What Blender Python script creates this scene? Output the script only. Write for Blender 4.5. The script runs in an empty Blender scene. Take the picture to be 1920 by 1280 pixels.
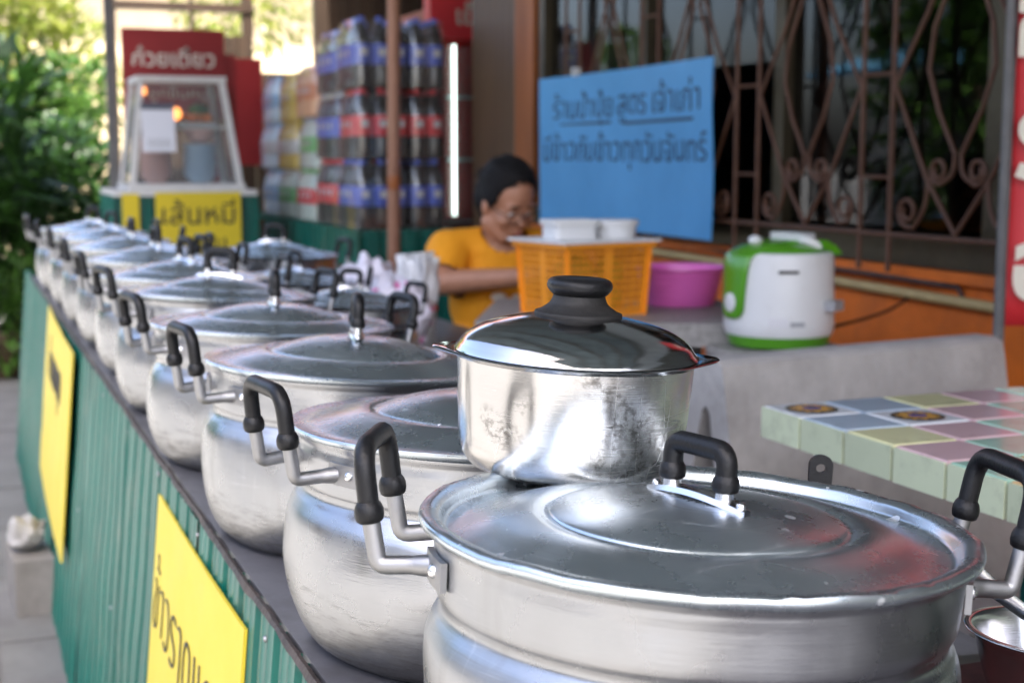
import bpy, bmesh, math, random
from mathutils import Vector, Matrix, noise, Euler
R = math.radians
random.seed(7)
sc = bpy.context.scene
col = sc.collection

# ------------------------------------------------------------------ camera
cam_d = bpy.data.cameras.new('camera')
cam = bpy.data.objects.new('camera', cam_d); col.objects.link(cam)
cam.location = (0, 0, 1.15)
cam.rotation_euler = (R(90 - 7.37), 0, R(-21.5))
cam_d.lens = 50.0; cam_d.sensor_width = 36.0
cam_d.clip_start = 0.02; cam_d.clip_end = 400
cam_d.dof.use_dof = True
cam_d.dof.focus_distance = 1.08
cam_d.dof.aperture_fstop = 7.6
sc.camera = cam

# ------------------------------------------------------------------ light
SUN_EL, SUN_X, SUN_Y = 62.0, -0.16, -0.98
world = bpy.data.worlds.new('World'); sc.world = world; world.use_nodes = True
wn = world.node_tree.nodes; wl = world.node_tree.links
bg = wn['Background']; sky = wn.new('ShaderNodeTexSky'); sky.sky_type = 'NISHITA'
sky.sun_disc = False; sky.sun_elevation = R(SUN_EL)
sky.sun_rotation = math.atan2(SUN_X, SUN_Y)
sky.air_density = .75; sky.dust_density = 5.0; sky.ozone_density = .6
wl.new(sky.outputs[0], bg.inputs[0]); bg.inputs[1].default_value = 0.15
sun_d = bpy.data.lights.new('sun', 'SUN'); sun_d.energy = 3.4; sun_d.angle = R(0.6); sun_d.color = (1, .95, .88)
sun = bpy.data.objects.new('sun', sun_d); col.objects.link(sun)
_h = math.hypot(SUN_X, SUN_Y)
to_sun = Vector((SUN_X/_h*math.cos(R(SUN_EL)), SUN_Y/_h*math.cos(R(SUN_EL)), math.sin(R(SUN_EL))))
sun.rotation_euler = to_sun.to_track_quat('Z', 'Y').to_euler(); sun.location = to_sun*30
vs = sc.view_settings
vs.view_transform = 'Standard'; vs.look = 'None'; vs.gamma = 1.0; vs.exposure = 2.55; vs.use_curve_mapping = False
sc.cycles.max_bounces = 10; sc.cycles.diffuse_bounces = 5; sc.cycles.glossy_bounces = 5
sc.cycles.transparent_max_bounces = 16; sc.cycles.transmission_bounces = 6
sc.cycles.caustics_reflective = False; sc.cycles.caustics_refractive = False
sc.cycles.sample_clamp_indirect = 6.0
sc.cycles.use_denoising = True

# ------------------------------------------------------------------ materials
def nt(m): return m.node_tree.nodes, m.node_tree.links
def mat(name, c, rough=.5, metal=0.0, var=0.0, vscale=6.0, bump=0.0, bscale=60.0, spec=.5, c2=None, coat=0.0, stretch=(1, 1, 1), alpha=1.0):
    m = bpy.data.materials.new(name); m.use_nodes = True
    n, l = nt(m); b = n['Principled BSDF']
    b.inputs['Roughness'].default_value = rough; b.inputs['Metallic'].default_value = metal
    b.inputs['Specular IOR Level'].default_value = spec; b.inputs['Coat Weight'].default_value = coat
    b.inputs['Base Color'].default_value = (*c, 1); b.inputs['Alpha'].default_value = alpha
    if var or c2 or bump:
        tc = n.new('ShaderNodeTexCoord'); mp = n.new('ShaderNodeMapping'); mp.inputs['Scale'].default_value = stretch
        l.new(tc.outputs['Object'], mp.inputs[0])
    if var or c2:
        nz = n.new('ShaderNodeTexNoise'); nz.inputs['Scale'].default_value = vscale; nz.inputs['Detail'].default_value = 6; nz.inputs['Roughness'].default_value = .65
        l.new(mp.outputs[0], nz.inputs[0])
        rp = n.new('ShaderNodeValToRGB')
        a = c if c2 is None else c
        d = c2 if c2 is not None else tuple(x*(1-var) for x in c)
        rp.color_ramp.elements[0].position = .35; rp.color_ramp.elements[1].position = .68
        rp.color_ramp.elements[0].color = (*d, 1); rp.color_ramp.elements[1].color = (*a, 1)
        l.new(nz.outputs[0], rp.inputs[0]); l.new(rp.outputs[0], b.inputs['Base Color'])
        mr = n.new('ShaderNodeMapRange'); mr.inputs[3].default_value = min(1, rough*1.25); mr.inputs[4].default_value = rough*.8
        l.new(nz.outputs[0], mr.inputs[0]); l.new(mr.outputs[0], b.inputs['Roughness'])
    if bump:
        n2 = n.new('ShaderNodeTexNoise'); n2.inputs['Scale'].default_value = bscale; n2.inputs['Detail'].default_value = 5
        l.new(mp.outputs[0], n2.inputs[0])
        bp = n.new('ShaderNodeBump'); bp.inputs['Strength'].default_value = bump; bp.inputs['Distance'].default_value = .01
        l.new(n2.outputs[0], bp.inputs['Height']); l.new(bp.outputs[0], b.inputs['Normal'])
    return m

def aluminium(name, rough=.3, base=.78, brushed=.25, soot=0.0, soot_top=.06, spots=0.0, tint=(1, 1, 1.02), stain=.5, blot=0.0, scale=1.0, scr_amt=0.0, drip=0.0, metal=1.0):
    """spun aluminium: fine turning lines round the axis, dull patches, scratches, soot low on the wall, water spots"""
    m = bpy.data.materials.new(name); m.use_nodes = True
    n, l = nt(m); b = n['Principled BSDF']; b.inputs['Metallic'].default_value = metal
    N = lambda t: n.new(t)
    tc = N('ShaderNodeTexCoord'); sep = N('ShaderNodeSeparateXYZ'); l.new(tc.outputs['Object'], sep.inputs[0])
    ln = N('ShaderNodeVectorMath'); ln.operation = 'LENGTH'
    flat = N('ShaderNodeCombineXYZ'); l.new(sep.outputs[0], flat.inputs[0]); l.new(sep.outputs[1], flat.inputs[1]); l.new(flat.outputs[0], ln.inputs[0])
    # turning lines: coordinates (radius, height) with a little angle
    cv = N('ShaderNodeCombineXYZ'); l.new(ln.outputs['Value'], cv.inputs[0]); l.new(sep.outputs[2], cv.inputs[2])
    ad = N('ShaderNodeVectorMath'); ad.operation = 'MULTIPLY_ADD'; ad.inputs[1].default_value = (.02, .02, .02)
    l.new(tc.outputs['Object'], ad.inputs[0]); l.new(cv.outputs[0], ad.inputs[2])
    lines = N('ShaderNodeTexNoise'); lines.inputs['Scale'].default_value = 900; lines.inputs['Detail'].default_value = 3
    l.new(ad.outputs[0], lines.inputs[0])
    pat = N('ShaderNodeTexNoise'); pat.inputs['Scale'].default_value = 14*scale; pat.inputs['Detail'].default_value = 9; pat.inputs['Roughness'].default_value = .62
    l.new(tc.outputs['Object'], pat.inputs[0])
    scr = N('ShaderNodeTexNoise'); scr.inputs['Scale'].default_value = 30; scr.inputs['Detail'].default_value = 8; scr.inputs['Roughness'].default_value = .8
    mpg = N('ShaderNodeMapping'); mpg.inputs['Scale'].default_value = (.7, .7, 5); mpg.inputs['Rotation'].default_value = (.5, .4, 0)
    l.new(tc.outputs['Object'], mpg.inputs[0]); l.new(mpg.outputs[0], scr.inputs[0])
    mr = N('ShaderNodeMapRange'); mr.inputs[1].default_value = .3; mr.inputs[2].default_value = .7
    mr.inputs[3].default_value = rough*(1-.45*stain); mr.inputs[4].default_value = rough*(1+.7*stain)
    l.new(pat.outputs[0], mr.inputs[0])
    col0 = tuple(min(1, base*t) for t in tint)
    mix = N('ShaderNodeMix'); mix.data_type = 'RGBA'
    mix.inputs[6].default_value = (*tuple(x*.80 for x in col0), 1); mix.inputs[7].default_value = (*col0, 1)
    l.new(pat.outputs[0], mix.inputs[0]); out = mix.outputs[2]; rough_o = mr.outputs[0]
    if drip:
        mpd = N('ShaderNodeMapping'); mpd.inputs['Scale'].default_value = (26, 26, 2.2); l.new(tc.outputs['Object'], mpd.inputs[0])
        dn = N('ShaderNodeTexNoise'); dn.inputs['Scale'].default_value = 1.0; dn.inputs['Detail'].default_value = 4; l.new(mpd.outputs[0], dn.inputs[0])
        dr = N('ShaderNodeMapRange'); dr.inputs[1].default_value = .56; dr.inputs[2].default_value = .72; dr.inputs[4].default_value = drip; l.new(dn.outputs[0], dr.inputs[0])
        md_ = N('ShaderNodeMix'); md_.data_type = 'RGBA'; l.new(dr.outputs[0], md_.inputs[0]); l.new(out, md_.inputs[6]); md_.inputs[7].default_value = (base*.62, base*.60, base*.57, 1); out = md_.outputs[2]
        rd_ = N('ShaderNodeMath'); rd_.operation = 'MULTIPLY_ADD'; rd_.inputs[1].default_value = .2; l.new(dr.outputs[0], rd_.inputs[0]); l.new(rough_o, rd_.inputs[2]); rough_o = rd_.outputs[0]
    if scr_amt:
        for q, (sca, rot_) in enumerate((((6, 6, 130), (.35, .1, .5)), ((90, 4, 9), (-.4, .5, 1.2)), ((5, 8, 110), (-.25, .3, .2)))):
            mq = N('ShaderNodeMapping'); mq.inputs['Scale'].default_value = sca; mq.inputs['Rotation'].default_value = rot_; l.new(tc.outputs['Object'], mq.inputs[0])
            nq = N('ShaderNodeTexNoise'); nq.inputs['Scale'].default_value = 1.0; nq.inputs['Detail'].default_value = 0; l.new(mq.outputs[0], nq.inputs[0])
            sb_ = N('ShaderNodeMath'); sb_.operation = 'SUBTRACT'; sb_.inputs[1].default_value = .5; l.new(nq.outputs[0], sb_.inputs[0])
            ab_ = N('ShaderNodeMath'); ab_.operation = 'ABSOLUTE'; l.new(sb_.outputs[0], ab_.inputs[0])
            tr_ = N('ShaderNodeMapRange'); tr_.inputs[1].default_value = .010; tr_.inputs[2].default_value = .002; tr_.inputs[4].default_value = scr_amt; l.new(ab_.outputs[0], tr_.inputs[0])
            gate = N('ShaderNodeMath'); gate.operation = 'MULTIPLY'; l.new(tr_.outputs[0], gate.inputs[0])
            g2 = N('ShaderNodeMapRange'); g2.inputs[1].default_value = .50; g2.inputs[2].default_value = .66; l.new(pat.outputs[0], g2.inputs[0]); l.new(g2.outputs[0], gate.inputs[1])
            mx_ = N('ShaderNodeMix'); mx_.data_type = 'RGBA'; l.new(gate.outputs[0], mx_.inputs[0]); l.new(out, mx_.inputs[6]); mx_.inputs[7].default_value = (.93, .93, .93, 1) if q else (base*.5,)*3+(1,); out = mx_.outputs[2]
            rq_ = N('ShaderNodeMath'); rq_.operation = 'MULTIPLY_ADD'; rq_.inputs[1].default_value = .35; l.new(gate.outputs[0], rq_.inputs[0]); l.new(rough_o, rq_.inputs[2]); rough_o = rq_.outputs[0]
    if soot:
        zr = N('ShaderNodeMapRange'); zr.inputs[1].default_value = soot_top; zr.inputs[2].default_value = 0.0; zr.inputs[3].default_value = -.1; zr.inputs[4].default_value = .26
        l.new(sep.outputs[2], zr.inputs[0])
        s = N('ShaderNodeMath'); s.operation = 'ADD'; l.new(scr.outputs[0], s.inputs[0]); l.new(zr.outputs[0], s.inputs[1])
        sr = N('ShaderNodeMapRange'); sr.inputs[1].default_value = .56; sr.inputs[2].default_value = .86; sr.inputs[4].default_value = soot
        l.new(s.outputs[0], sr.inputs[0])
        m2 = N('ShaderNodeMix'); m2.data_type = 'RGBA'; l.new(sr.outputs[0], m2.inputs[0]); l.new(out, m2.inputs[6]); m2.inputs[7].default_value = (.09, .08, .07, 1)
        out = m2.outputs[2]
        ra = N('ShaderNodeMath'); ra.operation = 'MULTIPLY_ADD'; ra.inputs[1].default_value = .35; l.new(sr.outputs[0], ra.inputs[0]); l.new(rough_o, ra.inputs[2]); rough_o = ra.outputs[0]
    if blot:
        b1 = N('ShaderNodeTexNoise'); b1.inputs['Scale'].default_value = 17; b1.inputs['Detail'].default_value = 2; l.new(tc.outputs['Object'], b1.inputs[0])
        b2 = N('ShaderNodeTexNoise'); b2.inputs['Scale'].default_value = 190; b2.inputs['Detail'].default_value = 4; b2.inputs['Roughness'].default_value = .7; l.new(tc.outputs['Object'], b2.inputs[0])
        w1 = N('ShaderNodeMapRange'); w1.inputs[1].default_value = .50; w1.inputs[2].default_value = .64; l.new(b1.outputs[0], w1.inputs[0])
        w2 = N('ShaderNodeMapRange'); w2.inputs[1].default_value = .47; w2.inputs[2].default_value = .60; l.new(b2.outputs[0], w2.inputs[0])
        w = N('ShaderNodeMath'); w.operation = 'MULTIPLY'; l.new(w1.outputs[0], w.inputs[0]); l.new(w2.outputs[0], w.inputs[1])
        wb = N('ShaderNodeMath'); wb.operation = 'MULTIPLY'; wb.inputs[1].default_value = blot; l.new(w.outputs[0], wb.inputs[0])
        m4 = N('ShaderNodeMix'); m4.data_type = 'RGBA'; l.new(wb.outputs[0], m4.inputs[0]); l.new(out, m4.inputs[6]); m4.inputs[7].default_value = (.10, .09, .08, 1)
        out = m4.outputs[2]
    if spots:
        vo = N('ShaderNodeTexVoronoi'); vo.inputs['Scale'].default_value = 46; vo.inputs['Randomness'].default_value = 1
        wz = N('ShaderNodeVectorMath'); wz.operation = 'MULTIPLY_ADD'; wz.inputs[1].default_value = (.02, .02, .02); l.new(pat.outputs['Color'], wz.inputs[0]); l.new(tc.outputs['Object'], wz.inputs[2])
        l.new(wz.outputs[0], vo.inputs[0])
        vs_ = N('ShaderNodeSeparateXYZ'); l.new(vo.outputs['Color'], vs_.inputs[0])
        rad = N('ShaderNodeMapRange'); rad.inputs[1].default_value = .6; rad.inputs[2].default_value = 1; rad.inputs[3].default_value = 0; rad.inputs[4].default_value = .22
        l.new(vs_.outputs[0], rad.inputs[0])
        lt = N('ShaderNodeMath'); lt.operation = 'LESS_THAN'; l.new(vo.outputs['Distance'], lt.inputs[0]); l.new(rad.outputs[0], lt.inputs[1])
        sm = N('ShaderNodeMath'); sm.operation = 'MULTIPLY'; sm.inputs[1].default_value = spots; l.new(lt.outputs[0], sm.inputs[0])
        ra = N('ShaderNodeMath'); ra.operation = 'MULTIPLY_ADD'; ra.inputs[1].default_value = .5; l.new(sm.outputs[0], ra.inputs[0]); l.new(rough_o, ra.inputs[2]); rough_o = ra.outputs[0]
        m3 = N('ShaderNodeMix'); m3.data_type = 'RGBA'; l.new(sm.outputs[0], m3.inputs[0]); l.new(out, m3.inputs[6]); m3.inputs[7].default_value = (.8, .8, .8, 1); out = m3.outputs[2]
    l.new(out, b.inputs['Base Color']); l.new(rough_o, b.inputs['Roughness'])
    bp = N('ShaderNodeBump'); bp.inputs['Strength'].default_value = brushed; bp.inputs['Distance'].default_value = .0006
    mixh = N('ShaderNodeMath'); mixh.operation = 'MULTIPLY_ADD'; mixh.inputs[1].default_value = .6
    l.new(lines.outputs[0], mixh.inputs[0]); l.new(scr.outputs[0], mixh.inputs[2])
    l.new(mixh.outputs[0], bp.inputs['Height']); l.new(bp.outputs[0], b.inputs['Normal'])
    return m

def clear(name, tint=(1, 1, 1), haze=0.0, rough=.02, ior=1.45):
    """thin clear sheet: see-through, with the mirror sheen that any pane has"""
    m = bpy.data.materials.new(name); m.use_nodes = True
    n, l = nt(m); n.remove(n['Principled BSDF']); o = n['Material Output']
    tr = n.new('ShaderNodeBsdfTransparent'); tr.inputs[0].default_value = (*tint, 1)
    gl = n.new('ShaderNodeBsdfGlossy'); gl.inputs['Roughness'].default_value = rough
    f0 = ((ior-1)/(ior+1))**2*2          # two faces of the sheet; Schlick's curve, the same from both sides
    lw = n.new('ShaderNodeLayerWeight'); lw.inputs[0].default_value = .5
    pw = n.new('ShaderNodeMath'); pw.operation = 'POWER'; pw.inputs[1].default_value = 5; l.new(lw.outputs['Facing'], pw.inputs[0])
    fr = n.new('ShaderNodeMath'); fr.operation = 'MULTIPLY_ADD'; fr.inputs[1].default_value = 1-f0; fr.inputs[2].default_value = f0; l.new(pw.outputs[0], fr.inputs[0])
    mx = n.new('ShaderNodeMixShader'); l.new(fr.outputs[0], mx.inputs[0]); l.new(tr.outputs[0], mx.inputs[1]); l.new(gl.outputs[0], mx.inputs[2])
    res = mx.outputs[0]
    if haze:
        df = n.new('ShaderNodeBsdfDiffuse'); df.inputs[0].default_value = (.75, .77, .8, 1)
        m2 = n.new('ShaderNodeMixShader'); m2.inputs[0].default_value = haze; l.new(res, m2.inputs[1]); l.new(df.outputs[0], m2.inputs[2]); res = m2.outputs[0]
    l.new(res, o.inputs[0]); return m

def leafy(name, c, c2, trans=.45):
    m = bpy.data.materials.new(name); m.use_nodes = True
    n, l = nt(m); b = n['Principled BSDF']; o = n['Material Output']
    tc = n.new('ShaderNodeTexCoord'); nz = n.new('ShaderNodeTexNoise'); nz.inputs['Scale'].default_value = 3.2; nz.inputs['Detail'].default_value = 5
    l.new(tc.outputs['Object'], nz.inputs[0])
    rp = n.new('ShaderNodeValToRGB'); rp.color_ramp.elements[0].position = .36; rp.color_ramp.elements[1].position = .66
    rp.color_ramp.elements[0].color = (*c, 1); rp.color_ramp.elements[1].color = (*c2, 1)
    l.new(nz.outputs[0], rp.inputs[0]); l.new(rp.outputs[0], b.inputs['Base Color'])
    b.inputs['Roughness'].default_value = .42
    t = n.new('ShaderNodeBsdfTranslucent'); l.new(rp.outputs[0], t.inputs[0])
    mx = n.new('ShaderNodeMixShader'); mx.inputs[0].default_value = trans; l.new(b.outputs[0], mx.inputs[1]); l.new(t.outputs[0], mx.inputs[2]); l.new(mx.outputs[0], o.inputs[0])
    return m

def glow(name, c, s):
    m = bpy.data.materials.new(name); m.use_nodes = True
    b = nt(m)[0]['Principled BSDF']; b.inputs['Base Color'].default_value = (*c, 1)
    b.inputs['Emission Color'].default_value = (*c, 1); b.inputs['Emission Strength'].default_value = s; return m

def weather(m, dirt=(.16, .14, .11), amt=.4, scale=2.5, thr=(.5, .75), rand=.12, world=True):
    """uneven dirt over a finished material, plus a small difference from piece to piece"""
    n, l = nt(m); b = n['Principled BSDF']; inp = b.inputs['Base Color']
    src = inp.links[0].from_socket if inp.links else None
    if src is None:
        rgb = n.new('ShaderNodeRGB'); rgb.outputs[0].default_value = inp.default_value; src = rgb.outputs[0]
    oi = n.new('ShaderNodeObjectInfo'); mr = n.new('ShaderNodeMapRange'); mr.inputs[3].default_value = 1-rand; mr.inputs[4].default_value = 1+rand*.6
    l.new(oi.outputs['Random'], mr.inputs[0])
    hs = n.new('ShaderNodeHueSaturation'); l.new(mr.outputs[0], hs.inputs['Value']); l.new(src, hs.inputs['Color'])
    g = n.new('ShaderNodeNewGeometry'); nz = n.new('ShaderNodeTexNoise'); nz.inputs['Scale'].default_value = scale; nz.inputs['Detail'].default_value = 8; nz.inputs['Roughness'].default_value = .7
    l.new(g.outputs['Position'], nz.inputs[0])
    r2 = n.new('ShaderNodeMapRange'); r2.inputs[1].default_value = thr[0]; r2.inputs[2].default_value = thr[1]; r2.inputs[4].default_value = amt; l.new(nz.outputs[0], r2.inputs[0])
    mx = n.new('ShaderNodeMix'); mx.data_type = 'RGBA'; l.new(r2.outputs[0], mx.inputs[0]); l.new(hs.outputs[0], mx.inputs[6]); mx.inputs[7].default_value = (*dirt, 1)
    l.new(mx.outputs[2], inp)
M = {}
M['pot'] = aluminium('pot_aluminium', .26, .42, .35, soot=.85, soot_top=.10, stain=.9, scr_amt=.13, drip=.5, tint=(.98, 1, 1.04))
M['lid'] = aluminium('lid_aluminium', .25, .70, .22, scr_amt=.5, spots=.55, stain=.6, tint=(.90, 1, 1.06), metal=.95)  # cool tint puts the bluish sky reflection into the metal colour
M['lid_clean'] = aluminium('lid_aluminium_clean', .24, .70, .2, scr_amt=.4, spots=.25, stain=.5, tint=(.90, 1, 1.06), metal=.95)  # sky reflection tinted into the base colour here too
M['pan'] = aluminium('saucepan_steel', .18, .58, .14, scr_amt=.6, soot=.35, soot_top=.05, blot=.75, stain=.6, tint=(1.02, 1, .98))
M['pan_lid'] = aluminium('saucepan_lid_steel', .09, .62, .12, spots=.15, stain=.8, scale=2)
M['cast'] = aluminium('cast_aluminium', .40, .36, .5, stain=.6, scale=3)
M['bright'] = aluminium('bright_aluminium', .22, .85, .3, stain=.4, scale=3)
M['steel'] = aluminium('stainless_steel', .14, .62, .2, stain=.7, scale=2)
M['black'] = mat('black_bakelite', (.009, .009, .010), .40, var=.3, vscale=40, bump=.1, bscale=400, spec=.3)
M['knob_lo'] = mat('worn_black_plastic', (.022, .021, .02), .6, spec=.3, var=.35, vscale=60, bump=.1, bscale=300)
M['green'] = mat('green_coated_sheet', (.002, .125, .092), .30, var=.25, vscale=7, c2=(.008, .09, .07), spec=.32, stretch=(1, 1, .15))
M['green_dark'] = mat('dark_green_sheet', (.008, .11, .085), .4, var=.3, vscale=5)
M['counter'] = mat('grey_worktop', (.13, .13, .145), .42, var=.35, vscale=7, bump=.05)
M['rust'] = mat('rusty_trim', (.022, .017, .016), .6, metal=.1, c2=(.07, .052, .045), vscale=30, bump=.4, bscale=80)
M['yellow'] = mat('yellow_board', (.66, .51, .035), .5, var=.06, vscale=5)
M['yellow_dim'] = mat('yellow_card', (.72, .55, .02), .55, var=.1, vscale=5)
M['ink'] = mat('marker_ink', (.018, .018, .02), .6)
M['blue'] = mat('blue_board', (.065, .32, .64), .5, var=.12, vscale=2.5)
M['ink_blue'] = mat('ink_on_blue', (.005, .026, .06), .6)
M['orange_wall'] = mat('orange_painted_render', (.80, .17, .008), .62, var=.35, vscale=4, bump=.15, bscale=30)
M['brown'] = mat('brown_stained_timber', (.022, .013, .008), .5, c2=(.045, .025, .013), vscale=9, stretch=(1, 1, .12), bump=.2)
M['pillar'] = mat('warm_brown_timber', (.065, .034, .016), .5, c2=(.10, .055, .026), vscale=9, stretch=(1, 1, .12), bump=.2)
M['rust_orange'] = mat('rust_orange_timber', (.34, .095, .012), .55, var=.4, vscale=8, stretch=(1, 1, .15))
M['frame'] = mat('bronze_window_frame', (.075, .058, .032), .4, metal=.5, var=.3, vscale=10)
M['grille'] = mat('rusty_grille', (.085, .032, .014), .6, metal=.0, c2=(.12, .055, .03), vscale=40)
M['pane'] = clear('window_glass', (.55, .57, .57), ior=1.30)
M['case_glass'] = clear('display_glass', (.93, .95, .95), haze=.05)
M['film'] = clear('shrink_film', (.97, .98, .98), haze=.04, rough=.10, ior=1.6)
M['dark_room'] = mat('dark_interior', (.010, .009, .008), .8, var=.4)  # near-black surfaces carry the unlit room's darkness in their colour
M['conduit'] = mat('yellowed_conduit', (.52, .38, .16), .5, var=.25, vscale=8)
M['concrete'] = mat('concrete', (.24, .225, .21), .8, c2=(.15, .14, .13), vscale=9, bump=.3, bscale=70)
M['bench'] = mat('bench_concrete', (.47, .44, .41), .75, c2=(.36, .335, .31), vscale=7, bump=.35, bscale=45)
M['terrazzo'] = mat('terrazzo', (.36, .33, .30), .5, c2=(.20, .185, .17), vscale=70, bump=.1)
M['ground'] = mat('pavement_concrete', (.16, .158, .152), .85, c2=(.095, .093, .09), vscale=2.2, bump=.4, bscale=30)
M['road'] = mat('sunlit_road', (.22, .22, .215), .9, c2=(.16, .16, .155), vscale=1.2, bump=.3, bscale=40)
M['grout'] = mat('grout', (.42, .41, .38), .8, var=.3, vscale=30)
M['t_green_edge'] = mat('sage_edge_tile', (.60, .65, .44), .22, var=.08, vscale=8, coat=.3)
M['t_blue'] = mat('blue_tile', (.42, .50, .58), .14, var=.12, coat=.5)
M['t_yellow'] = mat('yellow_tile', (.74, .71, .40), .14, var=.12, coat=.5)
M['t_pink'] = mat('pink_tile', (.62, .42, .43), .14, var=.12, coat=.5)
M['t_green'] = mat('mint_tile', (.38, .60, .46), .14, var=.12, coat=.5)
M['t_cream'] = mat('cream_tile', (.66, .46, .22), .14, var=.12, coat=.5)
M['t_white'] = mat('white_tile', (.68, .69, .70), .14, var=.06, coat=.5)
M['t_orange'] = mat('orange_glaze', (.62, .32, .06), .2, coat=.4)
M['t_purple'] = mat('purple_glaze', (.10, .07, .20), .2, coat=.4)
M['t_dark'] = mat('dark_glaze', (.10, .085, .07), .2, coat=.4)
M['skin'] = mat('skin', (.46, .215, .125), .48, var=.15, vscale=14)
M['lips'] = mat('lips', (.28, .09, .07), .45)
M['hair'] = mat('black_hair', (.008, .007, .007), .75, spec=.2, bump=.5, bscale=120, stretch=(1, 1, .2))
M['eye'] = mat('eye_dark', (.02, .015, .012), .2)
M['eye_white'] = mat('eye_white', (.6, .57, .52), .3)
M['shirt'] = mat('orange_cotton', (.86, .33, .006), .85, var=.12, vscale=10, bump=.5, bscale=12)
M['trouser'] = mat('dark_cloth', (.03, .03, .045), .9, var=.3)
M['white_print'] = mat('white_print', (.75, .68, .55), .8)
M['lens'] = clear('spectacle_lens', (.97, .97, .97))
M['white_pl'] = mat('white_plastic', (.76, .75, .73), .35, var=.06, vscale=6)
M['lump'] = mat('grey_plastic_bag', (.32, .31, .30), .5, var=.2, vscale=20)
M['cloud_pl'] = mat('milky_plastic', (.72, .72, .72), .3, var=.05)
M['green_pl'] = mat('leaf_green_plastic', (.085, .30, .012), .3, var=.06, coat=.3)
M['grey_pl'] = mat('grey_plastic', (.35, .35, .36), .4)
M['orange_pl'] = mat('orange_plastic', (.92, .33, .02), .4, var=.08)
M['basket_in'] = mat('yellow_contents', (.55, .36, .02), .7, var=.5, vscale=18)
M['pink_pl'] = mat('pink_plastic', (.80, .16, .52), .35, var=.08)
M['pole'] = mat('brown_painted_pipe', (.32, .15, .085), .5, c2=(.24, .105, .055), vscale=18, stretch=(1, 1, .2), bump=.1)
M['red'] = mat('red_board', (.30, .014, .016), .5, var=.2, vscale=3)
M['banner'] = mat('red_vinyl', (.62, .03, .035), .4, var=.08, vscale=3)
M['cream_ink'] = mat('cream_lettering', (.66, .60, .50), .5)
M['white_metal'] = mat('white_enamel', (.66, .65, .63), .4, var=.12, vscale=10)
M['bowl_pink'] = mat('pink_melamine', (.72, .45, .40), .4, var=.08)
M['bowl_blue'] = mat('pale_blue_melamine', (.50, .64, .78), .4, var=.08)
M['paper'] = mat('white_paper', (.72, .73, .78), .8)
M['paper_head'] = mat('grey_print', (.09, .10, .13), .7)
M['food_o'] = mat('orange_fruit', (.75, .20, .02), .45, var=.15, vscale=20)
M['food_g'] = mat('green_herb', (.05, .16, .03), .6, var=.4, vscale=40)
M['cola'] = mat('cola_liquid', (.014, .008, .006), .12, coat=.5)
M['clear_water'] = mat('water_bottle', (.62, .72, .80), .14, var=.1, coat=.4)
M['tea'] = mat('yellow_drink', (.70, .48, .08), .2, coat=.4)
M['orange_drink'] = mat('orange_drink', (.78, .42, .22), .2, coat=.4)
M['lime'] = mat('lime_drink', (.56, .64, .58), .2, coat=.4)
M['l_red'] = mat('red_label', (.75, .05, .06), .4)
M['l_blue'] = mat('blue_label', (.10, .15, .60), .4)
M['l_white'] = mat('white_label', (.68, .66, .66), .45)
M['l_yellow'] = mat('yellow_label', (.62, .44, .05), .4)
M['l_green'] = mat('green_label', (.16, .50, .16), .4)
M['l_orange'] = mat('orange_label', (.66, .24, .10), .4)
M['l_sky'] = mat('sky_label', (.28, .46, .68), .4)
M['led'] = glow('lit_led_tube', (.80, 1.0, .92), .85)
M['lamp_food'] = glow('warm_lamp', (1.0, .33, .08), .8)
M['fridge_red'] = mat('red_fridge_shell', (.32, .012, .012), .35, var=.15)
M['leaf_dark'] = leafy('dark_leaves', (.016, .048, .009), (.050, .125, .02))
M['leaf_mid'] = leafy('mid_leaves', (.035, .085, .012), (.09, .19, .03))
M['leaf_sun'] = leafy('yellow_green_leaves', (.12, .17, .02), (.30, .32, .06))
M['bark'] = mat('bark', (.10, .065, .04), .9, var=.5, vscale=20, bump=.5)
M['terracotta'] = mat('glazed_planter', (.10, .065, .035), .5, var=.5, vscale=6)
M['cream_wall'] = mat('cream_render', (.70, .56, .36), .85, var=.15, vscale=2)
M['pale_wall'] = mat('pale_render', (.5, .48, .43), .85, var=.18, vscale=1.2)
M['roof'] = mat('roof_underside', (.21, .28, .32), .55, var=.4, vscale=3)
M['shaded_grey_wall'] = mat('shaded_grey_green_render', (.055, .06, .052), .7, var=.3, vscale=3)  # unseen grey-green walls, darkened to stand in for an open, unlit shop
M['upper_grey'] = mat('blue_grey_render', (.27, .31, .34), .7, var=.3, vscale=3)  # unseen upper wall, pale colour chosen to lighten the lid reflections
M['tile_roof'] = mat('clay_roof', (.25, .09, .05), .8, var=.3)
M['awning_blue'] = mat('blue_tarpaulin', (.10, .32, .52), .6, var=.2)
M['grey_post'] = mat('grey_post', (.14, .135, .13), .6, var=.3, vscale=12)
M['pinkbag'] = mat('milky_bag', (.70, .66, .74), .3, var=.1, vscale=25, bump=.3, bscale=40)
M['pinkdot'] = mat('pink_flower_print', (.72, .16, .40), .5)
M['redband'] = mat('red_band', (.65, .015, .02), .4)
M['cup'] = mat('grey_cups', (.44, .42, .41), .35, var=.1, vscale=20, stretch=(1, 1, 6))
M['whitebag'] = mat('white_film', (.78, .78, .80), .25, var=.08, vscale=30, bump=.5, bscale=35, stretch=(1, 1, .2))
M['tray'] = mat('black_tray', (.02, .018, .018), .35, var=.3)
M['redcloth'] = mat('dark_red_cloth', (.07, .012, .012), .8, var=.5, vscale=25)
M['red_hot'] = mat('red_plastic', (.62, .02, .06), .35)

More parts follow.
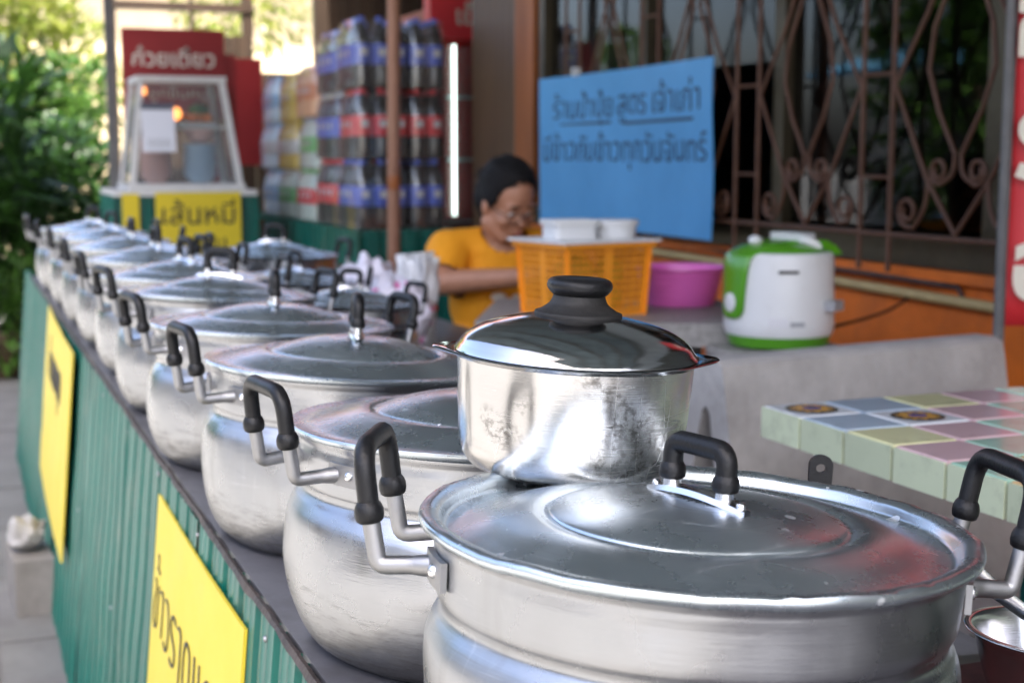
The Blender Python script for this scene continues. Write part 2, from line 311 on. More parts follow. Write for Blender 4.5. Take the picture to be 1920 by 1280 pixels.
for k_ in ('t_green_edge', 't_blue', 't_yellow', 't_pink', 't_green', 't_cream', 't_white'): weather(M[k_], amt=.35, scale=14, thr=(.52, .7), rand=.14)
weather(M['grout'], amt=.7, scale=10)
weather(M['bench'], (.13, .115, .10), .45, 3.2, (.48, .72), 0)
weather(M['green'], (.20, .21, .17), .35, 9, (.53, .72), .05)
weather(M['yellow'], (.50, .42, .10), .35, 7, (.5, .75), 0)
weather(M['white_pl'], (.45, .40, .33), .3, 16, (.54, .75), .04)
weather(M['orange_wall'], (.14, .06, .03), .5, 3, (.5, .75), 0)
weather(M['counter'], (.045, .04, .038), .6, 8, (.48, .66), 0)
# ------------------------------------------------------------------ mesh helpers
class MB:
    def __init__(s): s.v = []; s.f = []
    def add(s, V, F):
        o = len(s.v); s.v += [tuple(p) for p in V]; s.f += [tuple(i+o for i in f) for f in F]; return s
    def box(s, c, d, rot=None):
        hx, hy, hz = d[0]/2, d[1]/2, d[2]/2
        V = [Vector((x, y, z)) for x in (-hx, hx) for y in (-hy, hy) for z in (-hz, hz)]
        if rot is not None: V = [rot @ p for p in V]
        V = [p + Vector(c) for p in V]
        return s.add(V, [(0, 1, 3, 2), (4, 6, 7, 5), (0, 4, 5, 1), (2, 3, 7, 6), (0, 2, 6, 4), (1, 5, 7, 3)])
    def bbox(s, a, b):
        return s.box([(a[i]+b[i])/2 for i in range(3)], [abs(b[i]-a[i]) for i in range(3)])
    def lathe(s, prof, n=48, c=(0, 0, 0), ax=1.0, ay=1.0):
        V = []; F = []; k = len(prof)
        for i in range(n):
            a = 2*math.pi*i/n
            for r, z in prof: V.append((c[0]+r*math.cos(a)*ax, c[1]+r*math.sin(a)*ay, c[2]+z))
        for i in range(n):
            j = (i+1) % n
            for q in range(k-1):
                r0, r1 = prof[q][0], prof[q+1][0]
                if r0 < 1e-6 and r1 < 1e-6: continue
                if r0 < 1e-6: F.append((i*k+q, j*k+q+1, i*k+q+1))
                elif r1 < 1e-6: F.append((i*k+q, j*k+q, i*k+q+1))
                else: F.append((i*k+q, j*k+q, j*k+q+1, i*k+q+1))
        return s.add(V, F)
    def tube(s, path, r, n=10, caps=True, sx=1.0):
        P = [Vector(p) for p in path]; rr = r if hasattr(r, '__len__') else [r]*len(P)
        V = []; F = []; prev = None
        for i, p in enumerate(P):
            t = (P[min(i+1, len(P)-1)] - P[max(i-1, 0)]).normalized()
            if prev is None:
                u = t.cross(Vector((0, 0, 1)))
                if u.length < .05: u = t.cross(Vector((0, 1, 0)))
            else: u = prev - t*prev.dot(t)
            u.normalize(); prev = u; w = t.cross(u)
            for k in range(n):
                a = 2*math.pi*k/n; V.append(p + (u*math.cos(a)*sx + w*math.sin(a))*rr[i])
        for i in range(len(P)-1):
            for k in range(n):
                q = (k+1) % n; F.append((i*n+k, i*n+q, (i+1)*n+q, (i+1)*n+k))
        if caps:
            F.append(tuple(reversed(range(n)))); F.append(tuple((len(P)-1)*n+k for k in range(n)))
        return s.add(V, F)
    def bar(s, path, w, h, up=(0, 0, 1)):
        """rectangular bar along a path"""
        P = [Vector(p) for p in path]; V = []; F = []; U = Vector(up)
        for i, p in enumerate(P):
            t = (P[min(i+1, len(P)-1)] - P[max(i-1, 0)]).normalized()
            a = t.cross(U)
            if a.length < .05: a = t.cross(Vector((1, 0, 0)))
            a.normalize(); b = a.cross(t)
            V += [p+a*w/2+b*h/2, p-a*w/2+b*h/2, p-a*w/2-b*h/2, p+a*w/2-b*h/2]
        for i in range(len(P)-1):
            for k in range(4):
                q = (k+1) % 4; F.append((i*4+k, i*4+q, i*4+4+q, i*4+4+k))
        F.append((3, 2, 1, 0)); e = (len(P)-1)*4; F.append((e, e+1, e+2, e+3))
        return s.add(V, F)
    def prism(s, outline, axis, a, b):
        n = len(outline)
        def pt(p, t): return {'x': (t, p[0], p[1]), 'y': (p[0], t, p[1]), 'z': (p[0], p[1], t)}[axis]
        V = [pt(p, a) for p in outline] + [pt(p, b) for p in outline]
        F = [tuple(range(n)), tuple(reversed(range(n, 2*n)))] + [(i, n+i, n+(i+1) % n, (i+1) % n) for i in range(n)]
        return s.add(V, F)
    def ellipsoid(s, c, r, n=16, m=10, rot=None):
        V = []; F = []
        if rot is not None and rot is globals().get('HR'): r = [q*HS for q in r]
        for j in range(m+1):
            th = math.pi*j/m
            for i in range(n):
                a = 2*math.pi*i/n
                p = Vector((math.sin(th)*math.cos(a)*r[0], math.sin(th)*math.sin(a)*r[1], math.cos(th)*r[2]))
                if rot is not None: p = rot @ p
                V.append(p+Vector(c))
        for j in range(m):
            for i in range(n):
                q = (i+1) % n; F.append((j*n+i, (j+1)*n+i, (j+1)*n+q, j*n+q))
        return s.add(V, F)
    def capsule(s, a, b, ra, rb, n=14):
        a = Vector(a); b = Vector(b); d = (b-a).normalized(); path = []; rr = []
        for k in range(5):
            t = math.pi/2*k/4; path.append(a - d*ra*math.cos(t)); rr.append(max(ra*math.sin(t), 1e-4))
        for k in range(5):
            t = math.pi/2*k/4; path.append(b + d*rb*math.sin(t)); rr.append(max(rb*math.cos(t), 1e-4))
        return s.tube(path, rr, n)
    def mesh(s, name, m, smooth=40):
        me = bpy.data.meshes.new(name); me.from_pydata(s.v, [], s.f); me.update()
        bm = bmesh.new(); bm.from_mesh(me); bmesh.ops.recalc_face_normals(bm, faces=bm.faces); bm.to_mesh(me); bm.free()
        if smooth:
            for p in me.polygons: p.use_smooth = True
            me.set_sharp_from_angle(angle=R(smooth))
        if m: me.materials.append(M[m] if isinstance(m, str) else m)
        return me
    def build(s, name, m, parent=None, loc=(0, 0, 0), rot=(0, 0, 0), smooth=40):
        return link(name, s.mesh(name, m, smooth), parent, loc, rot)

def link(name, data, parent=None, loc=(0, 0, 0), rot=(0, 0, 0), scale=(1, 1, 1)):
    o = bpy.data.objects.new(name, data); col.objects.link(o)
    o.location = loc; o.rotation_euler = rot; o.scale = scale
    if parent: o.parent = parent
    return o
def tag(o, label=None, cat=None, group=None, kind=None):
    if label: o['label'] = label
    if cat: o['category'] = cat
    if group: o['group'] = group
    if kind: o['kind'] = kind
    return o
def thing(name, label, cat, loc=(0, 0, 0), rot=(0, 0, 0), group=None):
    o = link(name, None, None, loc, rot); o.empty_display_size = .05; return tag(o, label, cat, group)
def crv(pts, n=5):
    """smooth a polyline (Catmull-Rom)"""
    P = [Vector(p) for p in pts]; out = []
    for i in range(len(P)-1):
        a, b, c, d = P[max(i-1, 0)], P[i], P[i+1], P[min(i+2, len(P)-1)]
        for k in range(n):
            t = k/n
            out.append(.5*((2*b) + (c-a)*t + (2*a-5*b+4*c-d)*t*t + (3*b-a-3*c+d)*t**3))
    out.append(P[-1]); return [tuple(p) for p in out]
def arcpath(corners, rad, n=6):
    """polyline with rounded corners"""
    P = [Vector(p) for p in corners]; out = [P[0]]
    for i in range(1, len(P)-1):
        a = (P[i-1]-P[i]); b = (P[i+1]-P[i]); r = min(rad, a.length*.49, b.length*.49)
        p0 = P[i]+a.normalized()*r; p1 = P[i]+b.normalized()*r
        for k in range(n+1):
            t = k/n; out.append((1-t)**2*p0 + 2*t*(1-t)*P[i] + t*t*p1)
    out.append(P[-1]); return out
def text_mesh(s, size, m, name='lettering', ext=.0006, off=0.0, bold=0.0, align='CENTER', xs=1.0):
    cu = bpy.data.curves.new('t', 'FONT'); cu.body = s; cu.size = size; cu.extrude = ext; cu.offset = bold
    cu.align_x = align; cu.align_y = 'CENTER'; cu.resolution_u = 3
    ob = bpy.data.objects.new('t', cu); col.objects.link(ob)
    dg = bpy.context.evaluated_depsgraph_get(); dg.update()
    me = bpy.data.meshes.new_from_object(ob.evaluated_get(dg)); me.name = name
    bpy.data.objects.remove(ob); bpy.data.curves.remove(cu)
    me.materials.clear(); me.materials.append(M[m])
    if xs != 1.0: me.transform(Matrix.Diagonal((xs, 1, 1, 1)))
    return me
def remesh(mb, voxel, m, name, smooth_it=6):
    me = mb.mesh(name, None, 0); ob = bpy.data.objects.new('r', me); col.objects.link(ob)
    md = ob.modifiers.new('a', 'REMESH'); md.mode = 'VOXEL'; md.voxel_size = voxel; md.use_smooth_shade = True
    sm = ob.modifiers.new('b', 'SMOOTH'); sm.factor = .5; sm.iterations = smooth_it
    dg = bpy.context.evaluated_depsgraph_get(); dg.update()
    res = bpy.data.meshes.new_from_object(ob.evaluated_get(dg)); res.name = name
    bpy.data.objects.remove(ob)
    res.materials.clear(); res.materials.append(M[m])
    for p in res.polygons: p.use_smooth = True
    return res

G = -.08          # ground level
TILT = R(3.0)     # the worktop slopes a little towards the seller
def ctop(x): return .69 - math.tan(TILT)*(x-.44)

# ------------------------------------------------------------------ setting: ground, street, roof, shop
def sheet(name, x0, x1, y0, y1, z, m):
    o = MB().add([(x0, y0, z), (x1, y0, z), (x1, y1, z), (x0, y1, z)], [(0, 1, 2, 3)]).build(name, m, smooth=0)
    return tag(o, kind='structure')
sheet('ground', -150, 150, -150, 150, G-.02, 'road')
pv = MB().bbox((-.55, -8, G-.019), (9, 13, G)).build('pavement', 'ground', smooth=0); tag(pv, kind='structure')
# paving slab joints on the pavement near the counter (raised slabs with recessed joints)
sl = MB().box((0, 0, 0), (.585, .585, .012)).mesh('paving_slab', 'ground', 0)
for i in range(2):
    for j in range(14):
        link('paving_slab', sl, pv, (-.24+.6*i, 2.2+.6*j, G+.006+random.uniform(-.0012, .0012)))
kb = MB().bbox((-.70, -8, G-.1), (-.551, 13, G+.03)).build('kerb', 'concrete', smooth=0); tag(kb, kind='structure')

# corrugated canopy over the pavement
cn = thing('awning_roof', 'dark green corrugated metal awning over the stall and pavement', 'awning')
ys = [-1.4+.09*i for i in range(109)]
V = []; F = []
for i, y in enumerate(ys):
    dz = .012 if i % 2 else -.012
    V += [(-.42, y, 3.02+dz), (2.3, y, 3.30+dz)]
for i in range(len(ys)-1): F.append((2*i, 2*i+1, 2*i+3, 2*i+2))
MB().add(V, F).build('roof_sheet', 'roof', cn, smooth=0)
for k in range(5):
    x = -.36+.62*k
    MB().bbox((x-.025, -1.35, 2.93+(x+.42)*.1029), (x+.025, 8.25, 2.985+(x+.42)*.1029)).build('purlin', 'grey_post', cn, smooth=0)

# shop building
WX = 2.30
sb = thing('shop_building', 'shop with orange lower wall, barred dark window and brown timber pillar', 'shop', (WX, 0, G))
def sbox(name, a, b, m, parent=sb): # world coordinates -> child of sb
    o = MB().bbox((a[0]-WX, a[1], a[2]-G), (b[0]-WX, b[1], b[2]-G)).build(name, m, parent, smooth=0); return o
sbox('lower_wall', (WX, 1.93, G), (WX+.14, 5.54, .875), 'orange_wall')
sbox('side_wall', (WX, -5, G), (WX+.14, 1.929, .875), 'shaded_grey_wall')
sbox('wall_ledge', (WX-.03, 2.0, .845), (WX-.001, 5.54, .872), 'orange_wall')
sbox('upper_wall', (WX, -5, 2.3), (WX+.14, 5.54, 3.25), 'upper_grey')
sbox('wall_end', (WX, -5, .876), (WX+.14, 1.9, 2.299), 'shaded_grey_wall')
sbox('pillar', (WX+.003, 5.76, G), (WX+.4, 6.32, 3.25), 'pillar')
for k in range(7): sbox('pillar_board', (WX-.012, 5.765+.079*k, G), (WX+.002, 5.836+.079*k, 3.2), 'pillar')
sbox('pillar_edge', (WX-.02, 5.545, G), (WX+.1, 5.755, 3.3), 'rust_orange')
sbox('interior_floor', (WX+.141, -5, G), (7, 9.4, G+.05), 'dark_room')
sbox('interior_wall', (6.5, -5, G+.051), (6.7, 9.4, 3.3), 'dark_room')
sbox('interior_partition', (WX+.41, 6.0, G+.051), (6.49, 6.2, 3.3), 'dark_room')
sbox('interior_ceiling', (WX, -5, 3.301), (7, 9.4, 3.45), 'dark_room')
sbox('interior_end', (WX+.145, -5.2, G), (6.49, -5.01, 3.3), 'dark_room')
# window
win = link('window', None, sb)
sbox('sill_rail', (WX-.02, 1.901, .876), (WX+.06, 5.544, .955), 'frame', win)
for y in (1.94, 2.72, 3.66, 4.55, 5.47):
    sbox('mullion', (WX-.015, y-.028, .956), (WX+.055, y+.028, 2.298), 'frame', win)
for y0, y1 in ((1.97, 2.69), (2.75, 3.63), (3.69, 4.52), (4.58, 5.44)):
    sbox('pane', (WX+.018, y0, .957), (WX+.023, y1, 2.297), 'pane', win)
# dim things inside the room
sh = thing('storage_shelf', 'dim shelf unit inside the shop behind the barred window', 'shelf', (4.6, 3.2, G+.05))
for k in range(4): MB().bbox((-.2, -.9, .45*k+.2), (.2, .9, .45*k+.23)).build('shelf_board', 'grey_post', sh, smooth=0)
for y in (-.88, .88): MB().bbox((-.19, y-.02, 0), (.19, y+.02, 1.85)).build('upright', 'grey_post', sh, smooth=0)
# wrought grille
gr = link('window_grille', None, sb)
GX = -.075
def gtube(name, pts, r=.0060): MB().tube([(GX, p[0], p[1]-G) for p in pts], r, 6).build(name, 'grille', gr)
CELL = .643
y_pairs = [2.447-CELL+CELL*k for k in range(6)]
for yp in y_pairs:
    for s in (-.063, .063): gtube('bar', [(yp+s, .86), (yp+s, 2.28)], .0072)
    for z in (1.10, 1.36, 1.62, 1.88): gtube('rung', [(yp-.063, z), (yp+.063, z)], .005)
gtube('rail', [(1.85, .955), (5.5, .955)], .007); gtube('rail', [(1.85, 2.2), (5.5, 2.2)], .007)
def curl(cy, cz, s, r=.032, turns=1.35, a0=-math.pi/2):
    return [(cy+s*r*(1-.6*t)*math.cos(a0+turns*2*math.pi*t), cz+r*(1-.6*t)*math.sin(a0+turns*2*math.pi*t)) for t in [i/18 for i in range(19)]]
for k in range(5):
    y0 = y_pairs[k]+.063; y1 = y_pairs[k+1]-.063; yc = (y0+y1)/2; hw = (y1-y0)/2
    for s in (-1, 1):
        gtube('scroll', [(yc, .965), (yc+s*hw*.45, 1.10), (yc+s*hw*.97, 1.33), (yc+s*hw*.5, 1.50), (yc+s*.01, 1.72), (yc, 1.78)])
        gtube('scroll', [(yc+s*.01, 1.155), (yc+s*hw*.30, 1.26), (yc+s*hw*.46, 1.36), (yc+s*hw*.40, 1.46), (yc+s*.02, 1.62), (yc+s*hw*.2, 1.75), (yc+s*hw*.9, 2.05)])
        gtube('scroll', crv([(0, yc+s*.012, 1.155), (0, yc+s*.02, 1.11), (0, yc+s*hw*.25, 1.085)], 4) and [(p[1], p[2]) for p in crv([(0, yc+s*.012, 1.155), (0, yc+s*.02, 1.11), (0, yc+s*hw*.25, 1.085)], 4)] + curl(yc+s*hw*.27, 1.117, s))
        gtube('scroll', [(p[1], p[2]) for p in crv([(0, yc+s*hw*.42, 1.10), (0, yc+s*hw*.46, 1.03), (0, yc+s*hw*.62, .975)], 4)] + curl(yc+s*hw*.72, 1.015, s, .038))
# conduit and cable on the lower wall
cd = MB().tube([(WX-.02, 5.5, .848-.012), (WX-.022, 3.6, .815), (WX-.02, 1.4, .775)], .0135, 10).build('conduit', 'conduit')
tag(cd, 'pale yellowed pipe running along the orange wall below the window', 'pipe')
cb = MB().tube([(WX-.012, 5.0, .868), (WX-.04, 3.0, .842), (WX-.012, 2.83, .835), (WX-.012, 2.8, .80)], .006, 6).build('cable', 'rust')
tag(cb, 'thin dark cable under the window sill on the orange wall', 'cable')

# ------------------------------------------------------------------ the pot counter
ct = thing('pot_counter', 'long stall counter clad in green corrugated sheet, with grey worktop', 'counter', (.28, 0, G))
CX0, CX1, CY0, CY1 = .285, .955, -.35, 5.75
V = []; F = []
n = 60
zt = lambda x: ctop(x)-G
mb = MB().add([(CX0-.28, CY0, zt(CX0)), (CX1-.28, CY0, zt(CX1)), (CX1-.28, CY1, zt(CX1)), (CX0-.28, CY1, zt(CX0)),
               (CX0-.28, CY0, zt(CX0)-.03), (CX1-.28, CY0, zt(CX1)-.03), (CX1-.28, CY1, zt(CX1)-.03), (CX0-.28, CY1, zt(CX0)-.03)],
              [(0, 1, 2, 3), (7, 6, 5, 4), (0, 4, 5, 1), (1, 5, 6, 2), (2, 6, 7, 3), (3, 7, 4, 0)])
mb.build('worktop', 'counter', ct, smooth=0)
# torn, bent dark edge strip
mb = MB(); P = []
N = 420
for i in range(N+1):
    y = CY0 + (CY1-CY0)*i/N
    e = noise.noise(Vector((y*9, 1.3, 0)))*.006 + noise.noise(Vector((y*31, 4, 0)))*.0035
    e2 = noise.noise(Vector((y*14, 9, 2)))*.007
    zz = zt(CX0)
    P.append([(.001+e*.4, y, zz+.0012), (-.0035+e*.4, y, zz+.0018+abs(e)*.3), (-.0065+e*.5, y, zz-.0030+e2*.55)])
V = [p for q in P for p in q]; F = []
for i in range(N):
    for k in range(2): F.append((3*i+k, 3*i+k+1, 3*i+k+4, 3*i+k+3))
mb.add(V, F).build('edge_strip', 'rust', ct, smooth=0)
# corrugated cladding, sheet by sheet
def cladding(width, h, lean, wav=.0):
    prof = []; y = 0
    per = .0925; fl = .062
    while y < width-1e-6:
        prof += [(0, y), (0, y+.012), (-.0018, y+.017), (0, y+.022), (0, y+.040), (-.0018, y+.045), (0, y+.050), (0, y+fl), (.019, y+fl+.006), (.019, y+per-.006)]; y += per
    prof.append((0, y)); V = []; F = []; rows = 12
    for r in range(rows+1):
        t = r/rows
        for dx, yy in prof:
            V.append((dx - lean*t + .002*math.sin(yy*5+3*t) + .005*noise.noise(Vector((yy*4, t*5, width)))*(.3+t), yy, -h*t))
    k = len(prof)
    for r in range(rows):
        for i in range(k-1): F.append((r*k+i, r*k+i+1, (r+1)*k+i+1, (r+1)*k+i))
    return MB().add(V, F)
SHW = .74
cm = cladding(SHW, .775, .07).mesh('cladding_sheet', 'green', 20)
for k in range(9):
    y = CY0 + .72*k - .02
    if y+.3 > CY1: break
    link('cladding_sheet', cm, ct, (-.002-(.003 if k % 2 else 0), y, zt(CX0)-.004+random.uniform(-.006, .004)))
scm = MB().lathe([(0, .003), (.0026, .0026), (.0038, .001), (.0038, 0)], 10).mesh('screw', 'cast')
for k in range(15):
    link('screw', scm, ct, (-.0045, CY0+.12+k*.40+random.uniform(-.03, .03), zt(CX0)-.028+random.uniform(-.006, .006)), (0, R(-90), 0))
for k in range(4): link('screw', scm, ct, (-.04, 1.9+k*.7, .42+random.uniform(-.05, .05)), (0, R(-90), 0))
for y in (CY0+.1, 1.6, 3.4, CY1-.1):
    MB().bbox((.6, y-.025, 0), (.65, y+.025, zt(.93)-.031)).build('leg', 'grey_post', ct, smooth=0)
MB().bbox((.04, CY1-.05, 0), (.62, CY1-.02, zt(.9)-.04)).build('end_panel', 'green_dark', ct, smooth=0)
MB().bbox((.03, CY0, .12), (.62, CY1-.06, .14)).build('lower_shelf', 'grey_post', ct, smooth=0)

# ------------------------------------------------------------------ cooking pots
body_prof = crv([(.0, .0, 0), (.125, .0, 0), (.148, .005, 0), (.163, .019, 0), (.1765, .047, 0), (.1828, .078, 0), (.1838, .103, 0), (.1815, .126, 0), (.1760, .1390, 0), (.1712, .1455, 0), (.1694, .1495, 0), (.1702, .1545, 0), (.1724, .160, 0), (.1730, .180, 0), (.1738, .1955, 0)], 5)
body_prof = [(max(p[0], 0), max(p[1], 0)) for p in body_prof] + [(.1765, .1985), (.1768, .2015), (.1745, .2028), (.1712, .2010), (.1695, .18), (.167, .158)]
def pot_body(seed, dent=.0012, belly=1.0):
    mb = MB().lathe(body_prof, 120)
    out = []
    for x, y, z in mb.v:
        r = math.hypot(x, y)
        if r > .02 and 0.003 < z < .19:
            q = noise.noise(Vector((x*11+seed, y*11, z*13)))*dent + noise.noise(Vector((x*32, y*32+seed, z*36)))*dent*.32
            b = 1+(belly-1)*math.exp(-((z-.09)/.05)**2)
            x *= (1+q/r)*b; y *= (1+q/r)*b
        out.append((x, y, z))
    mb.v = out
    return mb.mesh('body', 'pot', 50)
BODY = [pot_body(0, .0020), pot_body(3.7, .0026), pot_body(9.1, .0022, .985), pot_body(5.2, .0016, .955)]
lid_prof = [(.1712, -.004), (.1795, -.0035), (.1818, -.0015), (.1822, .0008), (.1806, .0024), (.1765, .0020), (.170, .0012)]
lid_prof += [(p[0], p[1]) for p in crv([(.170, .0012, 0), (.160, .0022, 0), (.140, .0078, 0), (.120, .0128, 0), (.110, .0138, 0), (.1055, .0125, 0), (.1025, .0122, 0), (.0995, .0142, 0), (.090, .0180, 0), (.070, .0240, 0), (.045, .0290, 0), (.02, .0312, 0), (0, .0318, 0)], 4)][1:]
lid_prof[-1] = (0, .0318)
def lid_mesh(prof, seed, m, wavy=0.0, dent=.0006):
    mb = MB().lathe(prof, 144); out = []
    for x, y, z in mb.v:
        r = math.hypot(x, y); a = math.atan2(y, x)
        z += noise.noise(Vector((x*16+seed, y*16, 0)))*dent*min(1, r/.03)
        if wavy and r > .164:
            w = min(1, (r-.164)/.012)
            q = noise.noise(Vector((math.cos(a)*5+seed, math.sin(a)*5, 1)))*.0034 + noise.noise(Vector((math.cos(a)*17, math.sin(a)*17+seed, 3)))*.0016
            z += q*wavy*w; x *= 1+q*.5*w/.18*wavy; y *= 1+q*.5*w/.18*wavy
        out.append((x, y, z))
    mb.v = out
    return mb.mesh('lid', m, 50)
LID = [lid_mesh(lid_prof, 1, 'lid'), lid_mesh(lid_prof, 5.5, 'lid_clean')]
big_prof = [(.166, -.008), (.178, -.0065), (.1832, -.0035), (.1842, 0), (.1826, .0024), (.1775, .0030), (.1722, .0018), (.1695, -.0010), (.1680, -.0052)]
big_prof += [(p[0], p[1]) for p in crv([(.1680, -.0052, 0), (.1655, -.0074, 0), (.160, -.0072, 0), (.146, -.0040, 0), (.128, .0015, 0), (.113, .0042, 0), (.106, .0036, 0), (.1015, .0022, 0), (.0985, .0030, 0), (.0950, .0055, 0), (.080, .0094, 0), (.055, .0136, 0), (.025, .0163, 0), (0, .0168, 0)], 5)][1:]
big_prof[-1] = (0, .0168)
BIG_LID = lid_mesh(big_prof, 2.2, 'lid', wavy=.45, dent=.0008)

# side handle: axes x outward, y along the rim
def handle_meshes():
    A = []; grip = MB(); hs = .0425
    rx = lambda y: math.sqrt(.1742**2-y*y)+.0016
    for s in (-1, 1):
        arm = MB()
        arm.bar([(rx(y), s*y, .178) for y in (.040, .050, .060, .070, .080)], .0042, .0185)
        arm.tube(arcpath([(rx(.047)-.002, s*.0480, .1770), (rx(.047)+.012, s*.0455, .1760), (.2045, s*.0427, .1735), (.2100, s*.0425, .200), (.2120, s*.0425, .208)], .006, 4), [.0072, .0068, .0064]+[.0060]*14, 10, sx=.92)
        A.append(arm.mesh('handle_arm', 'cast', 40))
    P = arcpath([(.2110, -hs, .203), (.2180, -hs+.001, .2465), (.2180, hs-.001, .2465), (.2110, hs, .203)], .019, 7)
    grip.tube(P, .0070, 12)
    for s in (-1, 1):
        a = Vector((.2108, s*hs, .2005)); d = Vector((.0070, 0, .0435)).normalized()
        pts = [a+d*t for t in (0, .0012, .0045, .0085, .0115, .0135)]; grip.tube(pts, [.0072, .0088, .0097, .0096, .0086, .0072], 14)
    rv = MB().lathe([(0, .004), (.0025, .0036), (.0042, .002), (.0047, 0)], 14)
    return A, grip.mesh('side_handle', 'black', 50), rv.mesh('rivet', 'bright', 60)
H_ARM, H_GRIP, H_RIVET = handle_meshes()
# lid knob: bracket riveted to the dome with two posts and a black bow grip
def knob_meshes(dome, ph=.0145, gh=.030):
    br = MB(); L = .046
    prof = [i/12*2-1 for i in range(13)]
    V = []; F = []
    for t in prof:
        x = t*L; z = dome(abs(x)) + .0008 + .0030*(1-t*t); w = .0100*(1-.62*abs(t)**2.2)
        for yy, dz in ((-w, -.0022), (-w*.8, .0012), (0, .0026), (w*.8, .0012), (w, -.0022)): V.append((x, yy, z+dz))
    for i in range(12):
        for k in range(4): F.append((i*5+k, i*5+k+1, i*5+5+k+1, i*5+5+k))
    br.add(V, F)
    for s in (-1, 1):
        x = s*.0245; z = dome(.0245); br.tube([(x, 0, z), (x+s*.0006, 0, z+.018)], [.0066, .0058], 12)
        br.ellipsoid((s*.040, 0, dome(.040)+.0035), (.0034, .0034, .0030), 10, 6)
    z = dome(.0245)+ph
    g = MB(); P = arcpath([(-.0250, 0, z), (-.0258, 0, z+gh), (.0258, 0, z+gh), (.0250, 0, z)], .015, 7)
    g.tube(P, .0072, 12)
    for s in (-1, 1): g.tube([(s*.0250, 0, z-.002), (s*.0250, 0, z-.0008), (s*.0251, 0, z+.002), (s*.0252, 0, z+.006), (s*.0252, 0, z+.009)], [.0074, .0088, .0094, .0088, .0072], 14)
    return br.mesh('knob_bracket', 'bright', 45), g.mesh('knob_grip', 'black', 50)
KN = knob_meshes(lambda r: .0318-.0028*(r/.045)**2)
KN_BIG = knob_meshes(lambda r: .0168-.0026*(r/.045)**2, .0105, .0235)

def pot(x, y, label, hang, kang, bi=0, li=0, big=False, hang2=None, lift=0.0, zoff=0.0, lid_tilt=0.0, scale=1.0, zb=None):
    z = (ctop(x) if zb is None else zb)+zoff
    t = thing('cooking_pot', label, 'pot', (x, y, z), (0, TILT if zb is None else 0, 0), 'aluminium cooking pots on the counter')
    k_ = 1 if big else random.Random(label).uniform(.985, 1.015); t.scale = (scale*k_, scale*k_, scale*1.03*(2-k_)); lid_tilt = lid_tilt or (0 if big else random.Random(label+'t').uniform(-1.1, 1.1))
    link('body', BODY[bi], t, rot=(0, 0, random.uniform(0, 6)))
    for s in (0, 180):
        a = R((hang if s or hang2 is None else hang2)+s)
        h = link('side_handle', H_GRIP, t, (0, 0, 0), (0, 0, a))
        for q in (-1, 1):
            link('handle_arm', H_ARM[(q+1)//2], h)
            link('rivet', H_RIVET, h, (math.sqrt(.1742**2-.066**2)+.0034, q*.066, .1785), (0, R(90), q*R(22)))
    l = link('lid', BIG_LID if big else LID[li], t, (0, 0, .2055+lift), (R(lid_tilt), 0, R(kang)))
    k = KN_BIG if big else KN
    link('knob_bracket', k[0], l); link('knob_grip', k[1], l)
    return t
pot(.4490, .829, 'nearest big aluminium pot, its dented flanged lid partly under the saucepan', -27, -75, 3, big=True, hang2=-13, scale=1.02)
pot(.452, 1.247, 'second pot of the front row, its water-spotted lid partly under the saucepan', 8, 40, 1, 0, hang2=32)
pot(.440, 1.668, 'third pot from the camera, lid grip seen end-on beside the saucepan rim', 8, -102, 2, 1)
pot(.440, 2.135, 'fourth pot of the front row, its right handle in front of the red-banded cups', 10, -99, 0, 1)
pot(.441, 2.61, 'fifth pot of the front row, its lid grip seen broadside', 12, -33, 1, 0)
pot(.450, 3.08, 'sixth pot of the front row, left handle a single dark upright', 4, -70, 2, 1)
pot(.450, 3.55, 'seventh pot of the front row, blurred, fourth from the far end', 3, -80, 0, 0)
pot(.448, 4.03, 'eighth pot of the front row, blurred, third from the far end', 1, -85, 1, 1)
pot(.448, 4.55, 'ninth pot of the front row, second from the far end', -5, -60, 2, 0)
pot(.445, 5.10, 'last blurred pot at the far end of the front row', 6, -50, 0, 1)

# inner side table behind the row, carrying more pots, bags and cups
st = thing('side_table', 'narrow grey side table behind the far pots, carrying a second row of pots', 'table', (1.13, 3.4, G))
MB().bbox((-.168, -.95, .745-.02), (.24, 1.05, .745)).build('table_top', 'counter', st, smooth=0)
for x in (-.13, .2):
    for y in (-.88, .98): MB().tube([(x, y, 0), (x, y, .724)], .014, 8).build('leg', 'grey_post', st)
pot(.775, 2.93, 'back-row pot with tall lid grip right of the fifth pot', 20, -25, 1, 0, scale=.82)
pot(.775, 3.46, 'back-row pot farther behind, small dark grip standing end-on', -15, -68, 2, 1, scale=.85)
pot(.84, 4.0, 'farthest back-row pot with wide grip before the green drinks counter', 10, -24, 0, 0, scale=1.0)

# ------------------------------------------------------------------ saucepan on top of the first two pots
PZ = ctop(.455)+.2155
sp = thing('saucepan', 'small steel saucepan with domed lid and mushroom knob standing on two pot lids', 'saucepan', (.451, 1.020, PZ), (0, TILT, R(-21)))
sp.scale = (1.12, 1.12, 1.02)
pp = [(p[0], p[1]) for p in crv([(0, .0, 0), (.058, 0, 0), (.0685, .0015, 0), (.0745, .007, 0), (.0790, .018, 0), (.0812, .040, 0), (.0828, .065, 0), (.0838, .0865, 0)], 5)]
pp[0] = (0, 0)
mb = MB().lathe([(max(0, r), max(0, z)) for r, z in pp], 128)
